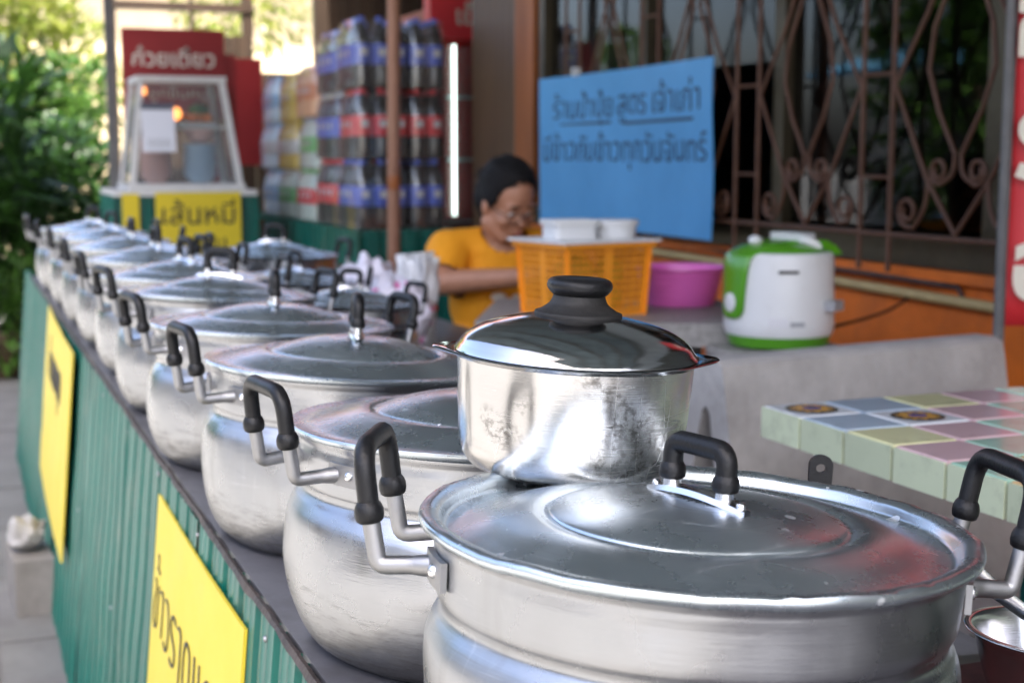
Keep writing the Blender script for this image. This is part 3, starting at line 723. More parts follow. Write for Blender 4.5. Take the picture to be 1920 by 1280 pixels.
# rolled rim with two pouring lips
out = []
for x, y, z in mb.v:
    r = math.hypot(x, y)
    if r > .05:
        q = noise.noise(Vector((x*20, y*20, z*20)))*.0006; x *= 1+q/r; y *= 1+q/r
    out.append((x, y, z))
mb.v = out; body_b = mb.mesh('body', 'pan', 50)
link('body', body_b, sp)
rim = MB(); V = []; F = []; nn = 144
sec = [(.0838, .0862, 0), (.0856, .0880, .0), (.0880, .0888, 1), (.0888, .0898, 1), (.0878, .0906, 1), (.0850, .0902, 0), (.0826, .0896, 0), (.0820, .0860, 0)]
for i in range(nn):
    a = 2*math.pi*i/nn
    lip = sum(math.exp(-((((a-c+math.pi) % (2*math.pi))-math.pi)/.27)**2) for c in (0, math.pi))
    for r, z, w in sec:
        rr = r+.0130*lip*w+.003*lip*(1-w); V.append((rr*math.cos(a), rr*math.sin(a), z+.0012*lip*w))
k = len(sec)
for i in range(nn):
    for q in range(k-1): F.append((i*k+q, ((i+1) % nn)*k+q, ((i+1) % nn)*k+q+1, i*k+q+1))
rim.add(V, F).build('rim', 'pan_lid', sp, smooth=60)
pl = [(.0800, .0888), (.0850, .0900), (.0862, .0912), (.0858, .0926), (.0835, .0955)] + [(p[0], p[1]) for p in crv([(.0835, .0955, 0), (.078, .1025, 0), (.065, .1105, 0), (.045, .1168, 0), (.027, .1200, 0), (0, .121, 0)], 6)][1:]
kz = lambda P: [(r, .1188+(z-.114)*.80) for r, z in P]
ld = MB().lathe(pl, 128).build('lid', 'pan_lid', sp, smooth=50)
kb_ = MB().lathe(kz([(.0, .1160), (.0308, .1140), (.0312, .1165), (.0306, .1185)] + [(p[0], p[1]) for p in crv([(.0306, .1185, 0), (.0265, .1208, 0), (.0205, .1270, 0), (.0182, .1345, 0)], 5)][1:] + [(0, .1345)]), 64).build('knob_foot', 'knob_lo', ld, smooth=50)
MB().lathe(kz([(0, .1342), (.0178, .1342)] + [(p[0], p[1]) for p in crv([(.0178, .1342, 0), (.0205, .1372, 0), (.0228, .1415, 0), (.0231, .1455, 0), (.0218, .1490, 0), (.0185, .1512, 0), (.0120, .1520, 0)], 5)] + [(.0115, .1516), (0, .1514)]), 64).build('knob_cap', 'black', ld, smooth=60)

# ------------------------------------------------------------------ small utensils right of the first pot
tr = thing('serving_tray', 'black tray with a dark red cloth beside the nearest pot', 'tray', (.82, .86, ctop(.82)), (0, TILT, 0))
MB().prism([(-.125, -.2), (.125, -.2), (.125, .2), (-.125, .2)], 'z', .002, .012).build('tray_base', 'tray', tr, smooth=0)
MB().prism([(-.10, -.16), (.11, -.15), (.10, .17), (-.11, .15)], 'z', .0125, .018).build('cloth', 'redcloth', tr, smooth=0)
bw = thing('steel_bowl', 'round stainless bowl at the right edge beside the nearest pot', 'bowl', (.845, .905, ctop(.845)+.0185), (0, TILT, 0))
bp_ = [(p[0], p[1]) for p in crv([(0, 0, 0), (.035, .0, 0), (.050, .012, 0), (.060, .038, 0), (.067, .062, 0), (.074, .066, 0), (.0755, .0675, 0), (.073, .0685, 0), (.066, .0655, 0), (.058, .039, 0), (.047, .015, 0), (.03, .004, 0), (0, .003, 0)], 4)]
MB().lathe([(max(0, a), b) for a, b in bp_], 72).build('shell', 'steel', bw, smooth=50)
sn = thing('steel_ladle', 'steel ladle with embossed handle leaning in the round bowl', 'ladle', (.845, .885, ctop(.845)+.03))
MB().tube([(.035, -.02, .012), (.008, .005, .045), (-.055, .035, .098), (-.088, .045, .128), (-.095, .047, .134)], [.0035, .0045, .0075, .0095, .006], 10, sx=.5).build('handle', 'steel', sn)
MB().ellipsoid((.035, -.02, .008), (.026, .022, .008), 16, 8).build('cup', 'steel', sn)
for t in (.35, .5, .65):
    MB().lathe([(.0028, 0), (.0036, .0008), (.0044, 0)], 14).build('emboss', 'steel', sn, (-.055-.033*t, .035+.01*t, .1035+.03*t), (0, R(-48), R(-10)))
rs = MB().tube([(.70, 1.02, ctop(.70)+.085), (.79, .99, ctop(.79)+.058)], .004, 8).build('red_stick', 'red_hot')
tag(rs, 'thin red plastic stick lying behind the steel bowl', 'stick')
rt = thing('utensil_tin', 'dark utensil tin hidden behind the nearest pot', 'tin', (.735, 1.075, ctop(.735)))
MB().lathe([(0, 0), (.05, 0), (.054, .085), (.052, .085), (.048, .004), (0, .004)], 36).build('shell', 'tray', rt)
ldl = thing('spatula', 'black spatula handle with hanging hole sticking up behind the nearest pot', 'spatula', (.725, 1.085, ctop(.735)+.032), (R(-6), R(3), R(-24)))
o = []
w, h0, h1 = .011, .085, .172
ol = [(-w*.8, h0), (w*.8, h0)] + [(w*math.cos(a), h1-w*.9+w*.9*math.sin(a)) for a in [math.pi*k/10 for k in range(11)]]
hole = [(.0048*math.cos(a), h1-.0125+.0040*math.sin(a)) for a in [2*math.pi*k/16 for k in range(16)]]
bm = bmesh.new()
def ring(pts, y): return [bm.verts.new((p[0], y, p[1])) for p in pts]
for yy in (-.0035, .0035):
    a = ring(ol, yy); b = ring(hole, yy)
    ed = [bm.edges.new((a[i], a[(i+1) % len(a)])) for i in range(len(a))] + [bm.edges.new((b[i], b[(i+1) % len(b)])) for i in range(len(b))]
    bmesh.ops.triangle_fill(bm, edges=ed, use_beauty=True)
    if yy < 0: a0, b0 = a, b
for P0, P1 in ((a0, a), (b0, b)):
    for i in range(len(P0)): bm.faces.new((P0[i], P0[(i+1) % len(P0)], P1[(i+1) % len(P1)], P1[i]))
bmesh.ops.recalc_face_normals(bm, faces=bm.faces)
me = bpy.data.meshes.new('handle'); bm.to_mesh(me); bm.free(); me.materials.append(M['black']); link('handle', me, ldl)
MB().tube([(0, 0, .003), (0, 0, .09)], .0035, 8).build('shaft', 'steel', ldl)

# ------------------------------------------------------------------ yellow boards on the counter front
def board(name, label, cat, W, H, m, mi, lines, loc, rot, th=.004, group=None, bend=0.0, wavy=0.0):
    """a flat card: local x right, y up, facing +z; lettering is flat print just above the face"""
    t = thing(name, label, cat, loc, rot, group)
    nx, ny = 24, 12; V = []; F = []
    f = lambda x, y: bend*((x/W)**2*4) + wavy*noise.noise(Vector((x*3, y*3, 2)))
    for side in (0, 1):
        for j in range(ny+1):
            for i in range(nx+1):
                x = -W/2+W*i/nx; y = -H/2+H*j/ny; V.append((x, y, f(x, y)-th*side))
    q = (nx+1)*(ny+1)
    for j in range(ny):
        for i in range(nx):
            a = j*(nx+1)+i; F.append((a, a+1, a+nx+2, a+nx+1)); F.append((q+a, q+a+nx+1, q+a+nx+2, q+a+1))
    for i in range(nx):
        F.append((i, q+i, q+i+1, i+1)); a = ny*(nx+1)+i; F.append((a, a+1, q+a+1, q+a))
    for j in range(ny):
        a = j*(nx+1); F.append((a, a+nx+1, q+a+nx+1, q+a)); a += nx; F.append((a, q+a, q+a+nx+1, a+nx+1))
    MB().add(V, F).build('panel', m, t)
    for s, size, x, y, xs, bold in lines:
        if s == '_':
            me = MB().bbox((-size/2, -.004, 0), (size/2, .004, .001)).mesh('underline', mi, 0)
        elif s == '[]':
            mbx = MB(); w2, h2 = size/2*xs, size/2
            for a, b in (((-w2, -h2), (w2, -h2+.006)), ((-w2, h2-.006), (w2, h2)), ((-w2, -h2+.006), (-w2+.006, h2-.006)), ((w2-.006, -h2+.006), (w2, h2-.006))): mbx.bbox((*a, 0), (*b, .001))
            me = mbx.mesh('frame_line', mi, 0)
        else: me = text_mesh(s, size, mi, bold=bold, xs=xs)
        for v in me.vertices:
            v.co.x += .035*size*noise.noise(Vector((v.co.x*9+x*7, v.co.y*22, 1))) + .07*v.co.y*noise.noise(Vector((v.co.x*4, y*5, 7))); v.co.y += .045*size*noise.noise(Vector((v.co.x*14, v.co.y*9, 4+y)))
            v.co.z += f(v.co.x+x, v.co.y+y)+.0012
        link(me.name.split('.')[0], me, t, (x, y, 0))
    return t
def face_left(extra=0): return (R(90-5.2), 0, R(-90+extra))   # on the counter front, facing the street
board('price_board', 'large yellow handwritten board on the green cladding, nearest the camera', 'sign', .66, .52, 'yellow', 'ink',
      [('ข้าวราดแกง', .135, -.02, .112, .92, -.0030), ('กับข้าว', .125, -.10, -.06, 1.0, -.0030), ('[]', .17, .20, -.03, .9, 0), ('๓๐', .11, .20, -.035, 1, -.0005)],
      (.243, 1.79, .395), face_left(), bend=-.003)
board('price_board', 'blurred plain yellow board hung at the far end of the green cladding', 'sign', 1.2, .51, 'yellow', 'ink',
      [('ข้าวแกงถุง', .14, 0, .12, 1, .001)], (.238, 4.10, .435), (R(90-5.2), 0, R(-90-1.0)), bend=-.004)
board('price_card', 'faded yellow strip of card taped behind the near yellow board', 'sign', .05, .40, 'yellow_dim', 'ink', [], (.259, 1.40, .41), face_left())

# rubble at the foot of the counter
cbk = thing('concrete_block', 'small concrete block on the pavement beside the counter foot', 'block', (.162, 4.02, G+.013), (0, 0, R(4)))
MB().prism([(-.055, -.12), (.05, -.12), (.05, .12), (-.055, .12)], 'z', 0, .15).build('block_body', 'concrete', cbk, smooth=0)
mb = MB()
mb.ellipsoid((0, 0, .04), (.05, .06, .04), 20, 12)
mb.v = [tuple(Vector(p)*(1+.45*noise.noise(Vector(p)*34))) for p in mb.v]
cpb = mb.build('crumpled_bag', 'lump', None, (.155, 4.02, G+.166), smooth=25); tag(cpb, 'crumpled pale plastic bag lying on the concrete block', 'bag')

# ------------------------------------------------------------------ tiled table
tt = thing('tiled_table', 'concrete table topped with pastel tiles and sage green edge tiles', 'table', (1.04, 1.695, G))
TZ = .808-G; TL = 1.22; TW = .80; S = .1
MB().bbox((.007, -TL, TZ-.043), (TW, -.007, TZ-.007)).build('slab', 'grout', tt, smooth=0)
def tile_mesh(m, w=S-.006, th=.006):
    b = .0015; v = w/2
    return MB().add([(-v, -v, 0), (v, -v, 0), (v, v, 0), (-v, v, 0), (-v, -v, th-b), (v, -v, th-b), (v, v, th-b), (-v, v, th-b), (-v+b, -v+b, th), (v-b, -v+b, th), (v-b, v-b, th), (-v+b, v-b, th)],
                    [(0, 1, 5, 4), (1, 2, 6, 5), (2, 3, 7, 6), (3, 0, 4, 7), (4, 5, 9, 8), (5, 6, 10, 9), (6, 7, 11, 10), (7, 4, 8, 11), (8, 9, 10, 11)]).mesh('tile', m, 0)
TM = {k: tile_mesh(k) for k in ('t_white', 't_blue', 't_yellow', 't_pink', 't_green', 't_cream')}
seq = ['t_white', 't_blue', 't_yellow', 't_pink', 't_green', 't_cream', 't_blue', 't_pink', 't_yellow', 't_green']
def flower(parent):
    p = MB().lathe([(0, .0004), (.036, .0004), (.037, 0)], 14).build('glaze', 't_dark', parent, (0, 0, .0062), smooth=0)
    V = [(0, 0, 0)]; F = []
    for k in range(24):
        a = 2*math.pi*k/24; r = .033 if k % 2 else .021; V.append((r*math.cos(a), r*math.sin(a), 0))
    for k in range(24): F.append((0, 1+k, 1+(k+1) % 24))
    MB().add(V, F).build('glaze', 't_orange', parent, (0, 0, .0071), smooth=0)
    MB().lathe([(0, .0003), (.013, .0003), (.0135, 0)], 12).build('glaze', 't_purple', parent, (0, 0, .0074), smooth=0)
for i in range(8):
    for j in range(12):
        k = seq[(i+j) % 10]
        if (i, j) in ((0, 0), (1, 1), (5, 5), (6, 4)): k = 't_white'
        t = link('tile', TM[k], tt, (S*(i+.5)+.001, -S*(j+.5)-.001, TZ-.0068+random.uniform(-.0003, .0003)), (random.uniform(-.004, .004), random.uniform(-.004, .004), 0))
        if k == 't_white': flower(t)
em = MB().box((0, 0, 0), (.006, S-.006, .042)).mesh('edge_tile', 't_green_edge', 0)
em2 = MB().box((0, 0, 0), (S-.006, .006, .042)).mesh('edge_tile', 't_green_edge', 0)
for j in range(12): link('edge_tile', em, tt, (.0036, -S*(j+.5), TZ-.0235+random.uniform(-.0005, .0005)))
for i in range(8): link('edge_tile', em2, tt, (S*(i+.5), -.0035, TZ-.0235))
for y in (-.28, -.95):
    MB().prism([(.22, 0), (.58, 0), (.52, TZ-.044), (.28, TZ-.044)], 'y', y-.05, y+.05).build('pedestal', 'green_dark', tt, smooth=0)

# ------------------------------------------------------------------ concrete bench with A-frame profile
bn = thing('concrete_bench', 'grey concrete bench back with forked A-shaped end behind the tiled table', 'bench', (1.275, 2.245, G), (0, 0, R(8)))
H = .785-G
prof_o = [(-.19, 0), (-.035, H-.035), (-.028, H-.008), (-.012, H), (.045, H), (.062, H-.012), (.068, H-.05), (.26, 0), (.20, 0), (.03, H-.10), (.018, H-.085), (.005, H-.10), (-.125, 0)]
MB().prism(prof_o, 'x', 0, .72).build('bench_back', 'bench', bn, smooth=0)
MB().prism([(-.34, .34), (-.15, .34), (-.15, .40), (-.34, .40)], 'x', .04, .70).build('seat', 'bench', bn, smooth=0)
MB().prism([(-.33, 0), (-.27, 0), (-.27, .339), (-.33, .339)], 'x', .1, .2).build('leg', 'bench', bn, smooth=0)
MB().prism([(-.33, 0), (-.27, 0), (-.27, .339), (-.33, .339)], 'x', .5, .6).build('leg', 'bench', bn, smooth=0)

# ------------------------------------------------------------------ rice cooker on a round stool
cs = thing('concrete_stool', 'round concrete stool under the rice cooker behind the bench', 'stool', (1.755, 2.80, G))
MB().lathe([(0, 0), (.11, 0), (.10, .3), (.13, .72-G-.07), (.155, .72-G-.05), (.16, .72-G-.01), (.15, .72-G), (0, .72-G)], 40).build('stool_body', 'terrazzo', cs)
rc = thing('rice_cooker', 'white and green rice cooker with white carrying handle against the orange wall', 'rice cooker', (1.762, 2.80, .7205), (0, 0, R(-88)))
MB().lathe([(0, 0), (.100, 0), (.112, .006), (.1195, .030), (0, .030)], 56).build('base', 'green_pl', rc)
MB().lathe([(0, .0305), (.1205, .0305), (.1255, .044), (.1255, .06), (.1215, .200), (.119, .2135), (.108, .2190), (0, .2195)], 64).build('body', 'white_pl', rc)
lid = MB().lathe([(0, .2045), (.118, .2045), (.117, .210), (.106, .222), (.085, .232), (.05, .238), (0, .239)], 56).build('lid', 'green_pl', rc)
# green fascia running from the front of the lid down the front of the body (faces local -y)
V = []; F = []
rows = [(.236, .035, .052), (.232, .060, .058), (.222, .088, .060), (.212, .112, .058), (.202, .1235, .052), (.17, .1255, .046), (.12, .1272, .042), (.085, .1282, .040), (.072, .1284, .032), (.066, .1284, .018)]
for z, rad, hw in rows:
    for k in range(9):
        u = -1+2*k/8; x = hw*u; V.append((x, -math.sqrt(max(rad*rad-x*x*.9, .0004)), z+.003))
for i in range(len(rows)-1):
    for k in range(8): F.append((i*9+k, i*9+k+1, i*9+10+k, i*9+9+k))
fa = MB().add(V, F).build('control_fascia', 'green_pl', rc, smooth=50)
md = fa.modifiers.new('s', 'SOLIDIFY'); md.thickness = .007; md.offset = 0
MB().lathe([(0, .004), (.016, .004), (.021, .002), (.022, 0)], 28).build('dial', 'white_pl', fa, (0, -.1315, .105), (R(90), 0, 0))
MB().ellipsoid((0, -.068, .243), (.016, .016, .012), 16, 10).build('steam_vent', 'white_pl', rc)
MB().prism([(-.10, .212), (-.085, .228), (-.055, .243), (.055, .243), (.085, .228), (.10, .212), (.09, .209), (-.09, .209)], 'x', -.05, .05).build('lid_bridge', 'green_pl', rc, (0, .035, 0))
P = arcpath([(-.062, .02, .235), (-.060, .005, .262), (.060, .005, .262), (.062, .02, .235)], .025, 7)
MB().bar(P, .044, .018, up=(0, 0, 1)).build('carrying_handle', 'white_pl', rc, (.0, .03, -.012))
a = R(-65)
MB().box((0, 0, 0), (.044, .004, .007)).build('latch_slot', 'black', rc, (.1225*math.cos(R(-25)), .1225*math.sin(R(-25)), .178), (0, 0, R(65)))
MB().box((0, 0, 0), (.042, .003, .022)).build('sticker', 'l_white', rc, (.1256*math.cos(R(-34)), .1256*math.sin(R(-34)), .066), (0, 0, R(56)))
MB().box((0, 0, 0), (.032, .003, .010)).build('sticker', 'grey_pl', rc, (.1258*math.cos(R(-15)), .1258*math.sin(R(-15)), .062), (0, 0, R(75)))
for s in (30,):
    MB().box((0, 0, 0), (.03, .05, .022)).build('side_grip', 'grey_pl', rc, (.132*math.cos(R(s)), .132*math.sin(R(s)), .10), (0, 0, R(s)))

pc_ = MB().tube(crv([(1.86, 2.87, .80), (1.93, 2.93, .74), (2.05, 2.98, .735), (2.2, 3.0, .76), (2.285, 3.0, .80)], 6), .004, 8).build('power_cord', 'black')
tag(pc_, 'black power cord from the rice cooker to the orange wall', 'cord')
# ------------------------------------------------------------------ stone table with basket, boxes and basin
sa = R(-26.5)
sto = thing('stone_table', 'grey terrazzo table in front of the seated person', 'table', (1.10, 3.17, G), (0, 0, sa))
SZ = .765-G
MB().bbox((.05, 0, SZ-.055), (.66, .56, SZ)).build('table_top', 'terrazzo', sto, smooth=0)
for x in (.08, .5): MB().bbox((x, .12, 0), (x+.09, .46, SZ-.056)).build('pedestal', 'terrazzo', sto, smooth=0)
def on_table(u, v, z=0): return (1.10+u*math.cos(sa)-v*math.sin(sa), 3.17+u*math.sin(sa)+v*math.cos(sa), .7655+z)

bk = thing('plastic_basket', 'tall orange perforated plastic basket on the stone table', 'basket', on_table(.30, .20), (0, 0, sa+R(38)))
BW, BD, BH = .25, .21, .172
corner = lambda t: (BW/2*(.91+.09*t), BD/2*(.91+.09*t))
def side(a0, a1, name):
    # lattice wall between two corner directions: rails, uprights
    mb = MB()
    for q in range(11):
        t = q/10; w, d = corner(t); p0 = (a0[0]*w, a0[1]*d, BH*t); p1 = (a1[0]*w, a1[1]*d, BH*t)
        mb.bar([p0, p1], .0025, .016 if q in (0, 10) else .0042)
    for k in range(17):
        u = k/16; P = []
        for q in (0, 1):
            w, d = corner(q); P.append(((a0[0]+(a1[0]-a0[0])*u)*w, (a0[1]+(a1[1]-a0[1])*u)*d, BH*q))
        mb.bar(P, .018 if k in (0, 8, 16) else .0042, .0022, up=(a0[1]-a1[1], a1[0]-a0[0], 0))
    return mb.build(name, 'orange_pl', bk, smooth=0)
for a, b in (((-1, -1), (1, -1)), ((1, -1), (1, 1)), ((1, 1), (-1, 1)), ((-1, 1), (-1, -1))): side(a, b, 'lattice_wall')
w, d = corner(1)
MB().bbox((-w*.82, -d*.82, 0), (w*.82, d*.82, .004)).build('basket_base', 'orange_pl', bk, smooth=0)
rm = MB()
for a, b in (((-w-.012, -d-.012), (w+.012, -d+.004)), ((-w-.012, d-.004), (w+.012, d+.012)), ((-w-.012, -d+.004), (-w+.004, d-.004)), ((w-.004, -d+.004), (w+.012, d-.004))): rm.bbox((*a, BH-.004), (*b, BH+.008))
rm.build('rim', 'orange_pl', bk, smooth=0)
pk = thing('packed_goods', 'yellow packets filling the orange basket', 'packets', on_table(.30, .20, .006), (0, 0, sa+R(38)))
for k, (x, y, z, s) in enumerate([(-.045, -.04, .035, .8), (.045, -.04, .035, .8), (-.045, .04, .035, .8), (.045, .04, .035, .8), (-.045, -.035, .10, .9), (.05, -.035, .10, .9), (0, .045, .10, 1)]):
    mb = MB().ellipsoid((0, 0, 0), (.046*s, .040*s, .034), 14, 8); mb.v = [tuple(Vector(p)*(1+.25*noise.noise(Vector(p)*30+Vector((k, 0, 0))))) for p in mb.v]
    mb.build('packet', 'basket_in', pk, (x, y, z))
lidp = thing('basket_lid', 'white flat plastic lid lying across the orange basket rim', 'lid', on_table(.30, .20, BH+.0085), (0, 0, sa+R(38)))
MB().bbox((-w-.02, -d-.02, 0), (w+.02, d+.02, .006)).build('sheet', 'white_pl', lidp, smooth=0)
bx1 = thing('food_box', 'milky square food container on the basket lid, left of the round one', 'container', on_table(.265, .17, BH+.0150), (0, 0, sa+R(28)))
def rr_outline(w, d, r, n=5):
    o = []
    for cx, cy, a0 in ((w-r, d-r, 0), (-w+r, d-r, 90), (-w+r, -d+r, 180), (w-r, -d+r, 270)):
        for k in range(n+1): o.append((cx+r*math.cos(R(a0+90*k/n)), cy+r*math.sin(R(a0+90*k/n))))
    return o
MB().prism(rr_outline(.056, .046, .014), 'z', 0, .034).build('tub', 'cloud_pl', bx1, smooth=30)
MB().prism(rr_outline(.062, .052, .016), 'z', .0345, .047).build('lid', 'white_pl', bx1, smooth=30)
bx2 = thing('food_box', 'round white lidded container on the basket lid, right of the square one', 'container', on_table(.375, .235, BH+.0150))
MB().lathe([(0, 0), (.050, 0), (.055, .030), (0, .030)], 40).build('tub', 'cloud_pl', bx2)
MB().lathe([(0, .0305), (.060, .0305), (.061, .040), (.057, .044), (.0, .045)], 40).build('lid', 'white_pl', bx2)

ba = thing('pink_basin', 'round pink plastic basin on the stone table beside the wall', 'basin', on_table(.545, .43))
MB().lathe([(0, 0), (.088, 0), (.092, .003), (.112, .092), (.122, .097), (.121, .102), (.110, .098), (.089, .006), (0, .005)], 56).build('shell', 'pink_pl', ba)
for q in range(5):
    MB().lathe([(.0935+.0038*q, .012+.0165*q), (.0962+.0038*q, .0145+.0165*q), (.0945+.0038*q, .017+.0165*q)], 48).build('ridge', 'pink_pl', ba)

# ------------------------------------------------------------------ seated person
pr = thing('person', 'person in orange T-shirt and glasses, seated, looking down at their hands', 'person', (1.50, 3.87, G+.03), (0, 0, R(-8)))
HC = Vector((0.0, -.050, 1.075))   # head centre
HR = Euler((R(25), 0, R(22))).to_matrix()      # look down and to image right
HS = .92
def hp(x, y, z): return HC + HR @ (Vector((x, y, z))*HS)
b = MB()
b.ellipsoid(hp(0, .012, .030), (.074, .092, .088), 20, 14, HR)      # cranium
b.ellipsoid(hp(0, -.020, -.035), (.062, .068, .078), 20, 14, HR)    # face
b.ellipsoid(hp(0, -.045, -.092), (.034, .036, .026), 14, 10, HR)    # chin
b.ellipsoid(hp(0, -.080, -.020), (.012, .018, .022), 12, 8, HR)     # nose bridge
b.ellipsoid(hp(0, -.092, -.034), (.017, .015, .013), 12, 8, HR)     # nose tip
b.ellipsoid(hp(0, -.080, -.066), (.024, .014, .013), 12, 8, HR)     # mouth
for s in (-1, 1):
    b.ellipsoid(hp(s*.038, -.056, -.036), (.026, .026, .024), 12, 8, HR)  # cheek
    b.ellipsoid(hp(s*.030, -.070, .012), (.026, .014, .010), 12, 8, HR)   # brow
    b.ellipsoid(hp(s*.074, .010, -.018), (.010, .020, .031), 12, 8, HR)   # ear
    b.capsule(hp(s*.045, 0, -.07), hp(s*.02, -.05, -.095), .03, .022)
b.capsule((0, .035, .93), hp(0, .025, -.05), .060, .052)            # neck
b.ellipsoid((0, .035, .93), (.10, .07, .05), 16, 10)
b.ellipsoid((0, .045, .80), (.135, .085, .17), 18, 12)
b.ellipsoid((0, .03, .60), (.14, .10, .15), 18, 12)
b.ellipsoid((0, .03, .46), (.165, .13, .10), 18, 12)
arm = {-1: [(-.158, .03, .925), (-.205, -.055, .845), (.03, -.215, .872)], 1: [(.158, .03, .925), (.215, -.07, .845), (.085, -.245, .878)]}
arm[-1][1] = (-.195, -.045, .845+.0)
for s in (-1, 1):
    S_, E_, W_ = [Vector(p) for p in arm[s]]
    b.capsule(S_, E_, .050, .038); b.capsule(E_, W_, .038, .025)
    d = (W_-E_).normalized(); side_v = Vector((d.y, -d.x, 0)).normalized()*(-s)
    pc = W_ + d*.045
    b.ellipsoid(pc, (.036, .042, .018), 14, 10, d.to_track_quat('Y', 'Z').to_matrix())
    for k in range(4):
        off = side_v*(-.027+.018*k); L = (.034, .040, .038, .030)[k]
        p0 = pc+d*.03+off; p1 = p0+d*L+Vector((0, 0, .006)); p2 = p1+d*.018+Vector((0, 0, -.018)); p3 = p2+d*.004+Vector((0, 0, -.018))
        b.capsule(p0, p1, .0095, .0090, 10); b.capsule(p1, p2, .0090, .0082, 10); b.capsule(p2, p3, .0082, .0075, 10)
    t0 = W_+d*.022+side_v*.030; t1 = t0+d*.032+side_v*.014; b.capsule(t0, t1, .0115, .0095, 10); b.capsule(t1, t1+d*.024-side_v*.006, .0095, .008, 10)
for s in (-1, 1):
    b.capsule((s*.09, .0, .44), (s*.10, -.40, .46), .085, .058); b.capsule((s*.10, -.40, .45), (s*.10, -.36, .09), .055, .038)
    b.capsule((s*.10, -.36, .045), (s*.10, -.50, .035), .036, .03)
link('body', remesh(b, .0058, 'skin', 'body', 5), pr)
# T-shirt
c = MB()
c.ellipsoid((0, .040, .80), (.158, .105, .18), 22, 14); c.ellipsoid((0, .03, .62), (.165, .125, .17), 22, 14)
c.ellipsoid((0, .035, .925), (.135, .078, .052), 18, 10)
for s in (-1, 1):
    S_, E_, W_ = [Vector(p) for p in arm[s]]
    c.capsule(S_, S_+(E_-S_)*.72, .066, .062)
    c.ellipsoid(S_, (.066, .062, .055), 16, 10)
    c.capsule((s*.06, .035, .945), S_+Vector((0, 0, .012)), .050, .052)
c.ellipsoid((0, -.012, .76), (.115, .075, .10), 16, 10)
shm = remesh(c, .008, 'shirt', 'tshirt', 4)
# open neck and cuffs: drop the parts of the shirt that would cover neck and elbow
bm = bmesh.new(); bm.from_mesh(shm)
dead = []
for f in bm.faces:
    p = f.calc_center_median()
    q = Vector((p.x, (p.y-.012)*1.0, (p.z-.985)*1.0))
    if math.sqrt(p.x**2+(p.y+.005)**2+((p.z-.985)*.95)**2) < .066: dead.append(f); continue
    for s in (-1, 1):
        S_, E_, W_ = [Vector(v) for v in arm[s]]; d = (E_-S_).normalized()
        if (p-S_).dot(d) > (E_-S_).length*.80 and (p-S_-d*(p-S_).dot(d)).length < .085 and abs(p.x) > .11: dead.append(f); break
bmesh.ops.delete(bm, geom=dead, context='FACES')
for v in bm.verts:
    k = noise.noise(Vector((v.co.x*9, v.co.y*9, v.co.z*6)))*.007 + noise.noise(v.co*26)*.0025
    v.co += v.normal*k
bm.to_mesh(shm); bm.free()
ts = link('tshirt', shm, pr); md = ts.modifiers.new('s', 'SOLIDIFY'); md.thickness = .004; md.offset = 1
for k, (x, z, w) in enumerate([(-.035, .805, .05), (.015, .80, .035), (-.02, .765, .045), (.03, .765, .04)]):
    mb = MB().ellipsoid((0, 0, 0), (w*.5, .004, .014), 14, 6); mb.v = [tuple(Vector(p)*(1+.35*noise.noise(Vector(p)*60+Vector((k, 0, 0))))) for p in mb.v]
    mb.build('print_motif', 'white_print', ts, (x, -.098-.004*k*0, z))
# trousers
c = MB(); c.ellipsoid((0, .03, .47), (.178, .145, .11), 18, 12)
for s in (-1, 1): c.capsule((s*.09, .0, .45), (s*.10, -.40, .465), .095, .068); c.capsule((s*.10, -.40, .455), (s*.10, -.365, .14), .066, .052)
link('trousers', remesh(c, .012, 'trouser', 'trousers', 4), pr)
# hair: cap pulled back into a bun
c = MB()
c.ellipsoid(hp(0, .022, .046), (.084, .100, .088), 20, 14, HR); c.ellipsoid(hp(0, .060, -.01), (.078, .062, .085), 18, 12, HR)
c.ellipsoid(hp(0, .118, -.005), (.042, .036, .042), 16, 10, HR)
for s in (-1, 1): c.ellipsoid(hp(s*.058, .02, .02), (.026, .06, .055), 14, 10, HR)
hm = remesh(c, .007, 'hair', 'hair', 4)
bm = bmesh.new(); bm.from_mesh(hm); inv = HR.transposed(); dead = []
for f in bm.faces:
    q = inv @ (f.calc_center_median()-HC)
    if q.y < -.018 -.42*q.z + .008*noise.noise(Vector((q.x*60, q.z*40, 0))): dead.append(f)
bmesh.ops.delete(bm, geom=dead, context='FACES'); bm.to_mesh(hm); bm.free()
for v in hm.vertices:
    q = inv @ (v.co-HC); v.co += v.normal*(.009*noise.noise(Vector((q.x*55, q.y*9, q.z*26)))+.002)
ho = link('hair', hm, pr); md = ho.modifiers.new('s', 'SOLIDIFY'); md.thickness = .008; md.offset = -1
rs_ = random.Random(5)
for k in range(46):
    a = rs_.uniform(-1.2, 1.2); p0 = (math.sin(a)*.070, -.055*math.cos(a)+.0, .075-.03*abs(a)); pts = [hp(p0[0]*1.05, p0[1]-.004, p0[2]+.012), hp(p0[0]*1.18, p0[1]+.05, p0[2]+.045*math.cos(a)+.006*rs_.random()), hp(p0[0]*1.0+.01*rs_.uniform(-1, 1), .105, .02+.05*rs_.random())]
    MB().tube(crv(pts, 4), .0022, 5).build('hair_strand', 'hair', ho)
for s in (-1, 1):
    MB().ellipsoid(hp(s*.030, -.0745, -.008), (.013, .006, .0055), 12, 8, HR).build('eye', 'eye_white', pr)
    MB().ellipsoid(hp(s*.030, -.0785, -.010), (.0055, .004, .005), 10, 8, HR).build('iris', 'eye', pr)
    MB().ellipsoid(hp(s*.031, -.0830, .020), (.021, .004, .0035), 12, 6, HR).build('eyebrow', 'hair', pr)
MB().ellipsoid(hp(0, -.0935, -.066), (.021, .004, .007), 12, 8, HR).build('lips', 'lips', pr)
gl = link('glasses', None, pr)
